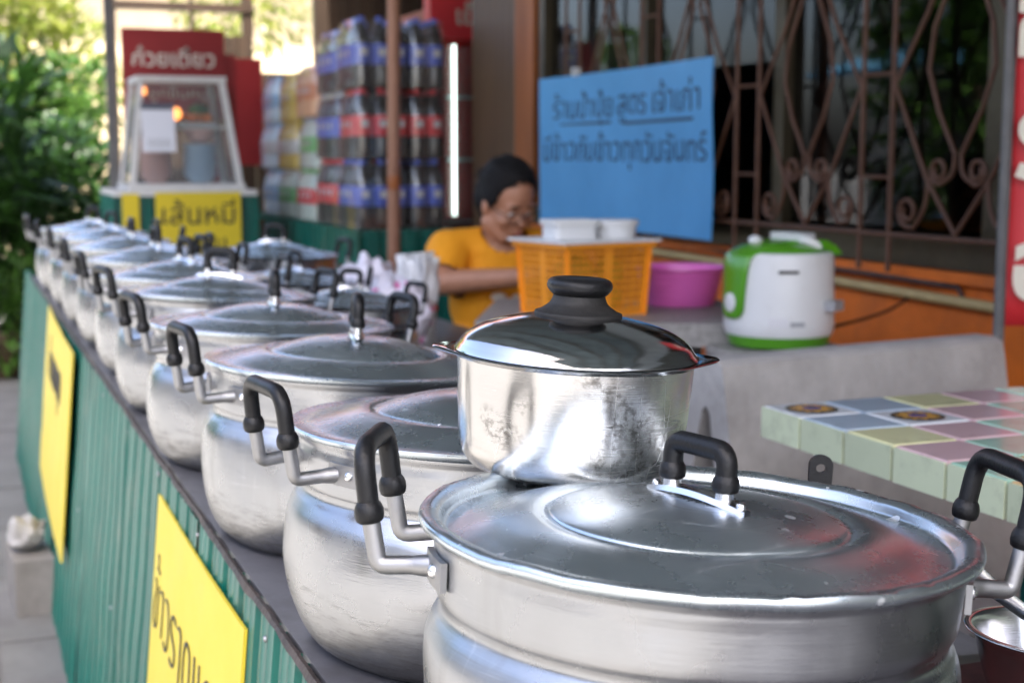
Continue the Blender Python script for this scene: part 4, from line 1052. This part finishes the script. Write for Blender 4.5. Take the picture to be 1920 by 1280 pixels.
for s in (-1, 1):
    ringp = [hp(s*.033+.025*math.cos(a), -.098, -.010+.019*math.sin(a)) for a in [2*math.pi*k/20 for k in range(21)]]
    MB().tube(ringp, .0017, 6, caps=False).build('rim', 'black', gl)
    MB().tube([hp(s*.058, -.096, -.004), hp(s*.076, -.06, -.004), hp(s*.080, .01, -.002)], .0017, 6).build('temple', 'black', gl)
    V = [hp(s*.033, -.098, -.010)]+ringp[:20]
    MB().add(V, [(0, 1+k, 1+(k+1) % 20) for k in range(20)]).build('lens', 'lens', gl, smooth=0)
MB().tube([hp(-.008, -.098, -.006), hp(.008, -.098, -.006)], .0017, 6).build('bridge', 'black', gl)
# what the hands work on
mb = MB().ellipsoid((0, 0, 0), (.07, .05, .028), 20, 12); mb.v = [tuple(Vector(p)*(1+.35*noise.noise(Vector(p)*28))) for p in mb.v]
cl = mb.build('white_cloth', 'cloud_pl', None, (1.64, 3.585, .80), smooth=25); tag(cl, 'crumpled pale cloth in the hands of the seated person', 'cloth')
sv = thing('plastic_stool', 'low stool the seated person sits on', 'stool', (1.50, 3.90, G), (0, 0, R(-8)))
MB().prism(rr_outline(.16, .15, .03), 'z', .34, .38).build('seat', 'grey_pl', sv)
for x in (-.12, .12):
    for y in (-.11, .11): MB().bar([(x*1.15, y*1.15, 0), (x, y, .339)], .03, .03, up=(0, 1, 0)).build('leg', 'grey_pl', sv, smooth=0)

# ------------------------------------------------------------------ bags and cups on the side table
TT = .745+G
cu = thing('cup_stack', 'stack of grey cups with red band and white bags standing inside', 'cups', (1.105, 3.47, TT+.0005))
MB().lathe([(0, 0), (.046, 0), (.050, .118), (0, .118)], 36).build('cups', 'cup', cu)
for q in range(7): MB().lathe([(.0467+.0005*q, .012+.0145*q), (.0505, .0145+.0145*q), (.0470+.0005*q, .017+.0145*q)], 36).build('cup_rim', 'cup', cu)
MB().lathe([(.0492, .094), (.0522, .096), (.0522, .106), (.0492, .108)], 36).build('rubber_band', 'redband', cu)
rnd = random.Random(3)
for q in range(9):
    mb = MB(); x0 = -.042+.0105*q; V = []; F = []; hh = .238+rnd.uniform(-.012, .012)
    for j in range(9):
        for i in range(7):
            u = -.045+.09*i/6; zz = .112+(hh-.112)*j/8
            V.append((x0+.006*noise.noise(Vector((u*30, zz*22, q)))*(1+j*.25), u*(1-.10*(8-j)/8)*(1 if abs(x0) < .03 else .72), zz))
    for j in range(8):
        for i in range(6): F.append((j*7+i, j*7+i+1, j*7+8+i, j*7+7+i))
    o = mb.add(V, F).build('bag_sheet', 'whitebag', cu, (0, 0, 0), (0, 0, R(-60)), smooth=60)
    md = o.modifiers.new('s', 'SOLIDIFY'); md.thickness = .004
def bagblob(label, loc, r, seed, dots):
    mb = MB().ellipsoid((0, 0, r[2]*.85), r, 36, 22); out = []
    for p in mb.v:
        v = Vector(p); k = 1+.38*noise.noise(v*17+Vector((seed, 0, 0)))+.16*noise.noise(v*46); q = Vector((v.x*k, v.y*k, max(.001, v.z*k)))
        out.append(tuple(q))
    mb.v = out
    o = mb.build('plastic_bag', 'pinkbag', None, loc, smooth=28); tag(o, label, 'bag')
    for k in range(dots):
        i = rnd.randrange(len(out)); p = Vector(out[i])
        if p.z < .03 or p.y > 0: continue
        link('flower_print', MB().ellipsoid((0, 0, 0), (.009, .0035, .009), 10, 6).mesh('flower_print', 'pinkdot'), o, p, (p-Vector((0, 0, .05))).to_track_quat('-Y', 'Z').to_euler())
    return o
bagblob('crumpled milky bag with pink flower print left of the cups', (1.01, 3.36, TT+.0005), (.090, .075, .092), 2.0, 60)
bagblob('loose clear-white bag heap behind the pink flowered bag', (1.01, 3.60, TT+.0005), (.095, .07, .11), 8.0, 0)

# ------------------------------------------------------------------ brown pole
po = thing('support_pole', 'brown painted steel pole standing in front of the drinks', 'pole', (1.432, 4.79, G), (0, R(.6), R(0)))
MB().tube([(0, 0, 0), (0, 0, 2.72)], .0225, 20).build('pipe', 'pole', po)
MB().lathe([(.0226, 0), (.0235, .002), (.0235, .045), (.0226, .047)], 20).build('tape', 'rust_orange', po, (0, 0, 1.12))
MB().bbox((-.06, -.06, 0), (.06, .06, .008)).build('foot_plate', 'pole', po, smooth=0)

# ------------------------------------------------------------------ blue board hung on the grille
bl = board('notice_board', 'big light blue handwritten board hung on the window grille', 'sign', 1.373, .558, 'blue', 'ink_blue',
      [('ร้านป้าปุ๋ย', .118, -.31, .155, 1.15, -.0004), ('สูตร เจ้าเก่า', .122, .29, .16, 1.2, -.0004), ('_', .42, -.29, .098, 1, 0), ('_', .54, .29, .098, 1, 0),
       ('มีข้าวกับข้าวทุกวันจันทร์', .125, .0, .0, 1.13, -.0004)],
      (WX-.105, 4.54, 1.174), (R(90), 0, R(-90)), bend=.02, wavy=.012)
MB().box((0, 0, 0), (.012, .03, .03)).build('clip', 'white_pl', bl, (-.36, .29, .01), (0, 0, 0), smooth=0)

# red banner at the right edge
bn2 = thing('vertical_banner', 'tall red vinyl banner with white letters at the right edge', 'banner', (2.045, 2.375, .80), (0, 0, R(-28)))
bnm = MB(); V = []; F = []
for j in range(21):
    for i in range(9):
        x = .46*i/8; z = 1.45*j/20; V.append((x, .012*math.sin(x*14+z*2)+.006*math.sin(z*5), z))
for j in range(20):
    for i in range(8): F.append((j*9+i, j*9+i+1, j*9+10+i, j*9+9+i))
o = bnm.add(V, F).build('vinyl', 'banner', bn2, smooth=60); md = o.modifiers.new('s', 'SOLIDIFY'); md.thickness = .002
for s, z, sz in (('อ', .07, .20), ('ร', .33, .24), ('ก', .58, .24), ('ข', .9, .22)):
    me = text_mesh(s, sz, 'white_print', bold=.006); link('letter', me, bn2, (.058, -.022, z+.05), (R(90), 0, 0))
MB().tube([(-.01, .01, -.88), (-.01, .01, 1.5)], .012, 8).build('banner_pole', 'grey_post', bn2)

# ------------------------------------------------------------------ drinks counter and bottle packs
dc = thing('drinks_counter', 'green corrugated counter carrying stacked bottle packs', 'counter', (1.75, 6.38, G))
DZ = .815-G
MB().bbox((0.006, .006, DZ-.03), (.47, 2.32, DZ)).build('worktop', 'green_dark', dc, smooth=0)
cmd = cladding(.555, DZ-.02, 0).mesh('cladding_sheet', 'green', 20)
for k in range(5):
    if .52*k < 2.0: link('cladding_sheet', cmd, dc, (0, .52*k, DZ-.002))
link('cladding_sheet', cladding(.45, DZ-.02, 0).mesh('cladding_sheet', 'green', 20), dc, (.47, 0, DZ-.002), (0, 0, R(90)))
bot_prof = [(p[0], p[1]) for p in crv([(.0, .0, 0), (.030, .0, 0), (.040, .008, 0), (.0415, .03, 0), (.0395, .075, 0), (.0385, .10, 0), (.0415, .125, 0), (.0418, .175, 0), (.036, .215, 0), (.022, .255, 0), (.0135, .275, 0), (.0130, .288, 0)], 2)] + [(0, .288)]
BOT = {}
def bottle_meshes(liq, lab, cap):
    k = (liq, lab, cap)
    if k not in BOT:
        BOT[k] = (MB().lathe([(max(0, a), max(0, b)) for a, b in bot_prof], 14).mesh('bottle', liq, 60),
                  MB().lathe([(.0405, .098), (.0425, .101), (.0434, .18), (.0422, .186)], 14).mesh('label', lab, 60),
                  MB().lathe([(.0155, .276), (.0160, .278), (.0160, .296), (.0145, .298), (0, .298)], 12).mesh('cap', cap, 50),
                  MB().box((0, 0, 0), (.002, .034, .030)).mesh('label_mark', 'l_white', 0))
    return BOT[k]
def pack(x, y, z, nx, ny, liq, lab, cap, label, hs=1.0, mark=True):
    t = thing('bottle_pack', label, 'bottle pack', (x, y, z), (0, 0, R(random.uniform(-1.5, 1.5))), 'shrink-wrapped bottle packs on the drinks counter')
    bmh, lm, cp, mk = bottle_meshes(liq, lab, cap); s = .0858
    for i in range(nx):
        for j in range(ny):
            if 0 < i < nx-1 and 0 < j < ny-1: continue
            b_ = link('bottle', bmh, t, (s*(i+.5), s*(j+.5), .001), (0, 0, random.uniform(0, 6)), (1, 1, hs))
            link('label', lm, b_); link('cap', cp, b_)
            if mark and (j == 0 or i == 0):
                m_ = link('label_mark', mk, b_)
                a = (-math.pi/2 if j == 0 else math.pi)-b_.rotation_euler.z; m_.location = (.0432*math.cos(a), .0432*math.sin(a), .15); m_.rotation_euler = (0, 0, a)
    W_, D_, H_ = s*nx+.006, s*ny+.006, .292*hs
    ol = rr_outline(W_/2, D_/2, .035, 4)
    f = MB(); V = []; F = []; n_ = len(ol); rows = [(1.0, 0), (1.0, .55*H_), (.995, .72*H_), (.93, .9*H_), (.86, H_)]
    for q, (k, zz) in enumerate(rows):
        for p in ol: V.append((W_/2-.003+p[0]*k, D_/2-.003+p[1]*k+.004*noise.noise(Vector((p[0]*20, q, p[1]*20))), zz+.0005))
    for q in range(len(rows)-1):
        for i in range(n_): F.append((q*n_+i, q*n_+(i+1) % n_, (q+1)*n_+(i+1) % n_, (q+1)*n_+i))
    f.add(V, F).build('shrink_wrap', 'film', t, smooth=60)
    return t
LH = .3255; z0 = .8155
rows3 = [('l_blue', 'l_blue', 'blue-labelled cola pack with blue caps'), ('l_red', 'l_red', 'red-labelled cola pack with red caps'), ('l_blue', 'l_blue', 'dark bottle pack with blue caps')]
for q, (lab, cap, nm) in enumerate(rows3):
    tier = ('bottom', 'middle', 'top')[q]
    pack(1.757, 6.42, z0+LH*q, 3, 4, 'cola', lab, cap, f'{nm}, {tier} tier at the near left corner of the drinks', hs=1.083)
    pack(2.022, 6.42, z0+LH*q, 2, 4, 'cola', lab, cap, f'{nm}, {tier} tier at the near right, behind the brown pole', hs=1.083)
for q, (lab, cap, nm) in enumerate([('l_red', 'l_red', 'pale red-labelled cola pack'), ('l_blue', 'l_white', 'blue-labelled pack with white caps'), ('l_blue', 'l_blue', 'dark blue-labelled cola pack')]):
    pack(1.765, 6.79, z0+LH*q, 4, 5, 'cola', lab, cap, f'{nm}, {("bottom", "middle", "top")[q]} tier, second stack back', hs=1.0 if q == 2 else 1.083)
for q, (liq, lab, cap, nm) in enumerate([('lime', 'l_red', 'l_green', 'clear bottle pack with red labels'), ('lime', 'l_green', 'l_sky', 'green-labelled bottle pack'), ('orange_drink', 'l_orange', 'l_white', 'orange drink pack with white caps')]):
    pack(1.765, 7.25, z0+.272*q, 4, 5, liq, lab, cap, f'{nm}, {("bottom", "middle", "top")[q]} tier, third stack back', hs=.9)
for q, (liq, lab, cap, nm) in enumerate([('lime', 'l_green', 'l_white', 'pale bottle pack with green labels'), ('tea', 'l_white', 'l_yellow', 'yellow drink pack with white labels'), ('tea', 'l_yellow', 'l_yellow', 'yellow drink pack with yellow caps')]):
    pack(1.765, 7.71, z0+.266*q, 4, 5, liq, lab, cap, f'{nm}, {("bottom", "middle", "top")[q]} tier, fourth stack back', hs=.88)
for q, (lab, nm) in enumerate([('l_sky', 'pale blue water bottle pack'), ('l_white', 'water bottle pack with red-white labels'), ('l_sky', 'small clear water bottle pack')]):
    pack(1.765, 8.17, z0+.266*q, 4, 5, 'clear_water', lab, 'l_sky', f'{nm}, {("bottom", "middle", "top")[q]} tier, farthest stack', hs=.88)

# ------------------------------------------------------------------ drinks fridge with lit LED strip
fg = thing('drinks_fridge', 'tall red drinks fridge with a lit white LED strip', 'fridge', (2.31, 7.02, G))
MB().bbox((0, .05, 0), (.62, .65, 1.98)).build('cabinet', 'fridge_red', fg, smooth=0)
MB().bbox((0, 0, .05), (.085, .049, 1.80)).build('door_frame', 'fridge_red', fg, smooth=0)
MB().bbox((.53, 0, .05), (.62, .049, 1.80)).build('door_frame', 'fridge_red', fg, smooth=0)
MB().bbox((.086, .02, .05), (.529, .024, 1.80)).build('door_glass', 'case_glass', fg, smooth=0)
MB().bbox((-.01, -.05, 1.83), (.63, .049, 2.05)).build('header_sign', 'l_red', fg, smooth=0)
link('lettering', text_mesh('เย็น', .13, 'cream_ink', bold=.003), fg, (.22, -.052, 1.94), (R(90), 0, 0))
for k in range(5): MB().bbox((.09, .026, .25+.32*k), (.528, .045, .265+.32*k)).build('shelf_edge', 'grey_pl', fg, smooth=0)
MB().tube([(.135, .0, .93), (.135, .0, 1.80)], .0068, 10).build('led_strip', 'led', fg)

# ------------------------------------------------------------------ noodle cart
nc = thing('noodle_cart', 'noodle cart with white framed glass case, bowls and red signboard', 'cart', (.78, 7.55, G))
cz = 1.0-G
MB().bbox((.02, .02, 0), (.74, .75, cz-.05)).build('cabinet', 'green_dark', nc, smooth=0)
cmc = cladding(.74, cz-.06, 0).mesh('cladding_sheet', 'green', 20)
link('cladding_sheet', cmc, nc, (.75, 0.008, cz-.05), (0, 0, R(90)))
link('cladding_sheet', cmc, nc, (0.008, .01, cz-.05))
MB().bbox((.01, -.012, cz-.049), (.74, .76, cz-.02)).build('worktop', 'white_metal', nc, smooth=0)
# glass case: base wider than top
bx0, bx1_, tx0, tx1 = .10, .66, .17, .59
yb0, yt0, yb1 = .02, .12, .5
zb_, ztp = cz-.019, 1.54-G
def pst(a, b_, w=.03): MB().bar([a, b_], w, w, up=(0, 1, 0)).build('case_post', 'white_metal', nc, smooth=0)
for (a, b_) in (((bx0, yb0, zb_), (tx0, yt0, ztp)), ((bx1_, yb0, zb_), (tx1, yt0, ztp)), ((bx0, yb1, zb_), (tx0, yb1, ztp)), ((bx1_, yb1, zb_), (tx1, yb1, ztp))): pst(a, b_)
MB().bbox((tx0-.02, yt0-.02, ztp), (tx1+.02, yb1+.02, ztp+.03)).build('case_top', 'white_metal', nc, smooth=0)
MB().bbox((bx0-.02, yb0-.02, zb_), (bx1_+.02, yb1+.02, zb_+.03)).build('case_base', 'white_metal', nc, smooth=0)
def quad(name, pts, m): 
    o = MB().add(pts, [(0, 1, 2, 3)]).build(name, m, nc, smooth=0); md = o.modifiers.new('s', 'SOLIDIFY'); md.thickness = .004
quad('case_glass', [(bx0+.015, yb0, zb_+.031), (bx1_-.015, yb0, zb_+.031), (tx1-.015, yt0, ztp-.002), (tx0+.015, yt0, ztp-.002)], 'case_glass')
quad('case_glass', [(bx0, yb0+.015, zb_+.031), (bx0, yb1-.015, zb_+.031), (tx0, yb1-.015, ztp-.002), (tx0, yt0+.015, ztp-.002)], 'case_glass')
quad('case_glass', [(bx1_, yb0+.015, zb_+.031), (bx1_, yb1-.015, zb_+.031), (tx1, yb1-.015, ztp-.002), (tx1, yt0+.015, ztp-.002)], 'case_glass')
MB().bbox((bx0+.05, .14, 1.30-G), (bx1_-.05, yb1-.02, 1.315-G)).build('shelf', 'white_metal', nc, smooth=0)
bmb = MB().lathe([(0, 0), (.045, 0), (.05, .006), (.085, .045), (.088, .05), (.082, .047), (.046, .012), (0, .010)], 28)
def stack(label, m, x, y, n, dz, s=1.0):
    t = thing('bowl_stack', label, 'bowls', (.78+x, 7.55+y, 1.0-.019+.031)); me = bmb.mesh('bowl', m, 50)
    for k in range(n): link('bowl', me, t, (random.uniform(-.003, .003), random.uniform(-.003, .003), dz*k), (0, 0, 0), (s, s, s))
stack('tall stack of pink bowls in the left half of the noodle case', 'bowl_pink', .25, .22, 10, .021)
stack('stack of pale blue bowls in the right half of the noodle case', 'bowl_blue', .48, .22, 8, .022, 1.05)
t = thing('bowl_stack', 'two tilted pink bowls on top of the pale blue bowls', 'bowls', (.78+.47, 7.55+.22, 1.0+.012+.19+.03), (R(-8), R(12), 0))
for k in range(2): link('bowl', bmb.mesh('bowl', 'bowl_pink', 50), t, (0, 0, .02*k))
fl = thing('food_tray', 'tray of herbs and orange fruit on the shelf of the noodle case', 'food', (.78+.46, 7.55+.26, 1.3165))
MB().bbox((-.10, -.08, 0), (.10, .08, .02)).build('tray', 'steel', fl, smooth=0)
for k in range(5): MB().ellipsoid((-.07+.035*k, -.03+.02*(k % 2), .04), (.028, .028, .024), 14, 8).build('fruit', 'food_o', fl)
mb = MB().ellipsoid((.03, .02, .085), (.055, .045, .035), 20, 12); mb.v = [tuple(Vector(p)+Vector((.012, .012, .012))*noise.noise(Vector(p)*60)) for p in mb.v]; mb.build('herbs', 'food_g', fl, smooth=20)
lp = thing('warm_lamp', 'small orange glowing lamp inside the noodle case', 'lamp', (.78+.36, 7.55+.22, 1.3165))
MB().lathe([(0, 0), (.02, 0), (.02, .03), (0, .03)], 16).build('lamp_base', 'grey_pl', lp)
MB().ellipsoid((0, 0, .062), (.030, .030, .034), 16, 10).build('bulb', 'lamp_food', lp)
lp2 = thing('warm_lamp', 'small orange glowing lamp at the top left corner of the noodle case', 'lamp', (.78+.19, 7.55+.2, 1.505))
MB().lathe([(0, .032), (.014, .032), (.014, .012), (0, .012)], 16).build('lamp_base', 'grey_pl', lp2)
MB().ellipsoid((0, 0, -.01), (.02, .02, .024), 16, 10).build('bulb', 'lamp_food', lp2)
pn = thing('paper_notice', 'white paper notice with dark heading on the noodle case glass', 'notice', (.78+.245, 7.55+.045, 1.285), (R(-11), 0, 0))
MB().bbox((-.085, -.004, -.11), (.085, -.001, .11)).build('sheet', 'paper', pn, smooth=0)
MB().bbox((-.085, -.0055, .111), (.085, -.001, .145)).build('heading', 'paper_head', pn, smooth=0)
for q in range(4): MB().bbox((-.06, -.0052, -.05-.012*q), (.06, -.0042, -.046-.012*q)).build('print_line', 'grey_pl', pn, smooth=0)
board('cart_sign', 'yellow handwritten card on the front of the noodle cart', 'sign', .44, .34, 'yellow_dim', 'ink', [('เส้นหมี่', .15, 0, .05, 1, .001), ('ลูกชิ้น', .11, .02, -.10, 1, .001)], (.78+.43, 7.537, .80), (R(90), 0, 0))
board('cart_sign', 'narrow yellow card wrapped near the left corner of the noodle cart', 'sign', .085, .33, 'yellow_dim', 'ink', [], (.78+.085, 7.537, .80), (R(90), 0, 0))
# signboard behind the case
board('cart_signboard', 'red signboard with cream Thai lettering above the noodle cart', 'sign', .56, .50, 'red', 'cream_ink', [('ก๋วยเตี๋ยว', .125, 0, .085, 1.0, .002), ('ลูกชิ้นหมู', .085, .02, -.10, 1.1, .001)], (1.19, 8.12, 1.60), (R(90), 0, 0))
rp = MB().bbox((1.40, 8.13, .9), (1.53, 8.16, 1.72)).build('hanging_sign', 'red', None, smooth=0); tag(rp, 'tall dark red panel right of the noodle case', 'panel')
gp = MB().bbox((.835, 8.2, G), (.885, 8.25, 2.62)).build('roof_post', 'grey_post', None, smooth=0); tag(gp, 'grey roof post behind the left side of the noodle cart', 'post')

# ------------------------------------------------------------------ back partition with openings
bp2 = thing('timber_screen', 'dark timber screen with open slots at the top, behind cart and drinks', 'screen', (.95, 9.45, G))
def scr(a, b_): MB().bbox((a[0]-.95, -.03, a[1]-G), (b_[0]-.95, .03, b_[1]-G)).build('screen_board', 'brown', bp2, smooth=0)
for k in range(8): scr((1.10+.10*k, G), (1.193+.10*k, 1.93))
for k in range(4): scr((1.905+.10*k, G), (1.998+.10*k, 1.70))
for k in range(22): scr((2.305+.10*k, G), (2.398+.10*k, 2.30))
for x0, x1 in ((.96, 1.03), (1.495, 1.515), (1.83, 1.90)): scr((x0, 1.931 if x0 > 1.2 else G), (x1, 2.6))
MB().bbox((.07, -.045, 2.08-G), (.95, .045, 2.13-G)).build('cross_rail', 'brown', bp2, smooth=0)
MB().bbox((0, -.05, 2.28-G), (3.5, .05, 2.40-G)).build('top_rail', 'brown', bp2, smooth=0)
rb = MB().bbox((1.60, 9.0, 1.1), (1.86, 9.03, 1.76)).build('red_poster', 'red', None, smooth=0); tag(rb, 'dark red poster behind the water bottle packs', 'poster')

# ------------------------------------------------------------------ plants
def leaves(n, fn, L, W, seed, droop=.35):
    rn = random.Random(seed); V = []; F = []
    for _ in range(n):
        p, out = fn(rn); l = L*rn.uniform(.6, 1.3); w = W*rn.uniform(.7, 1.2)
        d = (Vector(out)+Vector((rn.uniform(-.7, .7), rn.uniform(-.7, .7), rn.uniform(-.5, .6)))).normalized()
        s = d.cross(Vector((rn.uniform(-.4, .4), rn.uniform(-.4, .4), 1)))
        if s.length < .05: continue
        s.normalize(); nrm = s.cross(d); p = Vector(p); o = len(V)
        V += [p, p+d*l*.4+s*w/2+nrm*l*.06, p+d*l*.75+s*w*.3-Vector((0, 0, l*droop*.25)), p+d*l-Vector((0, 0, l*droop*.6)), p+d*l*.75-s*w*.3-Vector((0, 0, l*droop*.25)), p+d*l*.4-s*w/2+nrm*l*.06]
        F += [(o, o+1, o+2, o+4, o+5), (o+2, o+3, o+4)]
    me = bpy.data.meshes.new('foliage'); me.from_pydata([tuple(v) for v in V], [], F); me.update(); return me
def ell(c, r):
    def fn(rn):
        while True:
            v = Vector((rn.uniform(-1, 1), rn.uniform(-1, 1), rn.uniform(-1, 1)))
            if .25 < v.length < 1: break
        return (c[0]+v.x*r[0], c[1]+v.y*r[1], c[2]+v.z*r[2]), (v.x, v.y, v.z+.2)
    return fn
def plant(name, label, cat, loc, m, clumps, L, W, seed, stems=3, trunk=.02, group=None):
    t = thing(name, label, cat, loc, group=group); rn = random.Random(seed)
    for k, (c, r, n_) in enumerate(clumps):
        me = leaves(n_, ell(c, r), L, W, seed+k); me.materials.append(M[m]); link('foliage', me, t)
        MB().tube(crv([(0, 0, 0), (c[0]*.3, c[1]*.3, c[2]*.45), (c[0], c[1], c[2])], 5), [trunk*(1-.6*i/10) for i in range(11)], 7).build('stem', 'bark', t)
    return t
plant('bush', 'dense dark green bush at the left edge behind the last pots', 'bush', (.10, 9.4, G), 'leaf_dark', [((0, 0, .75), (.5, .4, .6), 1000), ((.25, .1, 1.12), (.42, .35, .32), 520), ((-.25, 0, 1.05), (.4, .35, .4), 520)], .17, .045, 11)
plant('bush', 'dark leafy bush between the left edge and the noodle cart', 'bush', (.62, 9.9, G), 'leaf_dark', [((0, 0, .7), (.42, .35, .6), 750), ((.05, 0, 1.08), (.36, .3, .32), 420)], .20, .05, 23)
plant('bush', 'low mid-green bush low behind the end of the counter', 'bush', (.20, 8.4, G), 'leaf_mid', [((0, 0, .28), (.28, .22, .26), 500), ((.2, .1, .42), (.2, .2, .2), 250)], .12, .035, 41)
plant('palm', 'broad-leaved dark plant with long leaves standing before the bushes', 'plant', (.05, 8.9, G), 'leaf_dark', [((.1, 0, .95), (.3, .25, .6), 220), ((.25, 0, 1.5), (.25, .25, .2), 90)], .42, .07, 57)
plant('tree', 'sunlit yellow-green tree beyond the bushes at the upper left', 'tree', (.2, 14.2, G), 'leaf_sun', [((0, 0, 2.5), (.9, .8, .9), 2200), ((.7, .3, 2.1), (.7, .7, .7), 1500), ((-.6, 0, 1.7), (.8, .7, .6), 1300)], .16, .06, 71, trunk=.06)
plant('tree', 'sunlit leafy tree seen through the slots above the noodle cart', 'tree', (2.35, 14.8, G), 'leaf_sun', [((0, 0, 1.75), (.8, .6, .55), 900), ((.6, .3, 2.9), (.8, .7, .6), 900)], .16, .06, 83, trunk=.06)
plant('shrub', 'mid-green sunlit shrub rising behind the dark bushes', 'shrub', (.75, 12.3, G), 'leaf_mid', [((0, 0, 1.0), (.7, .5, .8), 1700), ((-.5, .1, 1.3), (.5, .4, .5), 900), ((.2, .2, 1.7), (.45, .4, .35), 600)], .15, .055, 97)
pt = thing('plant_pot', 'dark glazed plant pot on the pavement at the left edge', 'plant pot', (.22, 8.42, G+.0005))
MB().lathe([(0, 0), (.13, 0), (.15, .02), (.19, .22), (.205, .26), (.20, .28), (.185, .275), (.17, .2), (0, .2)], 40).build('pot', 'terracotta', pt)

# ------------------------------------------------------------------ buildings beyond and across the street
hb = thing('cream_house', 'sunlit cream house far behind the noodle cart', 'house', (2.2, 19, G))
MB().bbox((-4.5, 0, 0), (5, .25, 4.6)).build('wall', 'cream_wall', hb, smooth=0)
for x in (-3.2, -1.0, 1.2, 3.4):
    w_ = link('window', None, hb); MB().bbox((x-.5, -.03, 1.0), (x+.5, -.002, 2.2)).build('pane', 'pane', w_, smooth=0)
    MB().bbox((x-.56, -.05, .94), (x+.56, -.001, .999)).build('sill', 'white_metal', w_, smooth=0)
MB().prism([(-.8, 4.4), (3, 6), (3, 5.8), (-.8, 4.2)], 'x', -4.9, 5.4).build('roof', 'tile_roof', hb, smooth=0)
so = thing('shophouse', 'pale shophouse across the street with blue awning', 'building', (-11, 4, G))
MB().bbox((-.3, -16, 0), (0, 18, 4.9)).build('wall', 'pale_wall', so, smooth=0)
for k in range(7):
    y = -14+4.6*k
    d_ = MB().bbox((.002, y, 0), (.05, y+2.6, 2.5)).build('shutter', 'grey_pl' if k % 2 else 'brown', so, smooth=0)
    w_ = link('window', None, so); MB().bbox((.002, y+.4, 3.4), (.05, y+2.2, 4.7)).build('pane', 'pane', w_, smooth=0)
    MB().bbox((.001, y+.3, 3.3), (.12, y+2.3, 3.399)).build('sill', 'white_metal', w_, smooth=0)
MB().prism([(0.002, 3.1), (2.0, 2.55), (2.0, 2.62), (0.002, 3.18)], 'y', 9, 17).build('awning', 'awning_blue', so, smooth=0)
for k_, (x_, y_, nm_) in enumerate([(-4.2, 10.5, 'near'), (-9.0, 27.5, 'far')]):  # unseen trees, added to darken what the shop window reflects
    plant('reflection_tree', f'{nm_} unseen tree across the road, added to darken the shop window reflection', 'tree', (x_, y_, G), 'leaf_mid', [((0, 0, 1.7), (1.2, 1.4, 1.2), 1500), ((.2, .3, 3.0), (1.2, 1.3, .9), 1000)], .25, .1, 120+k_, trunk=.09)
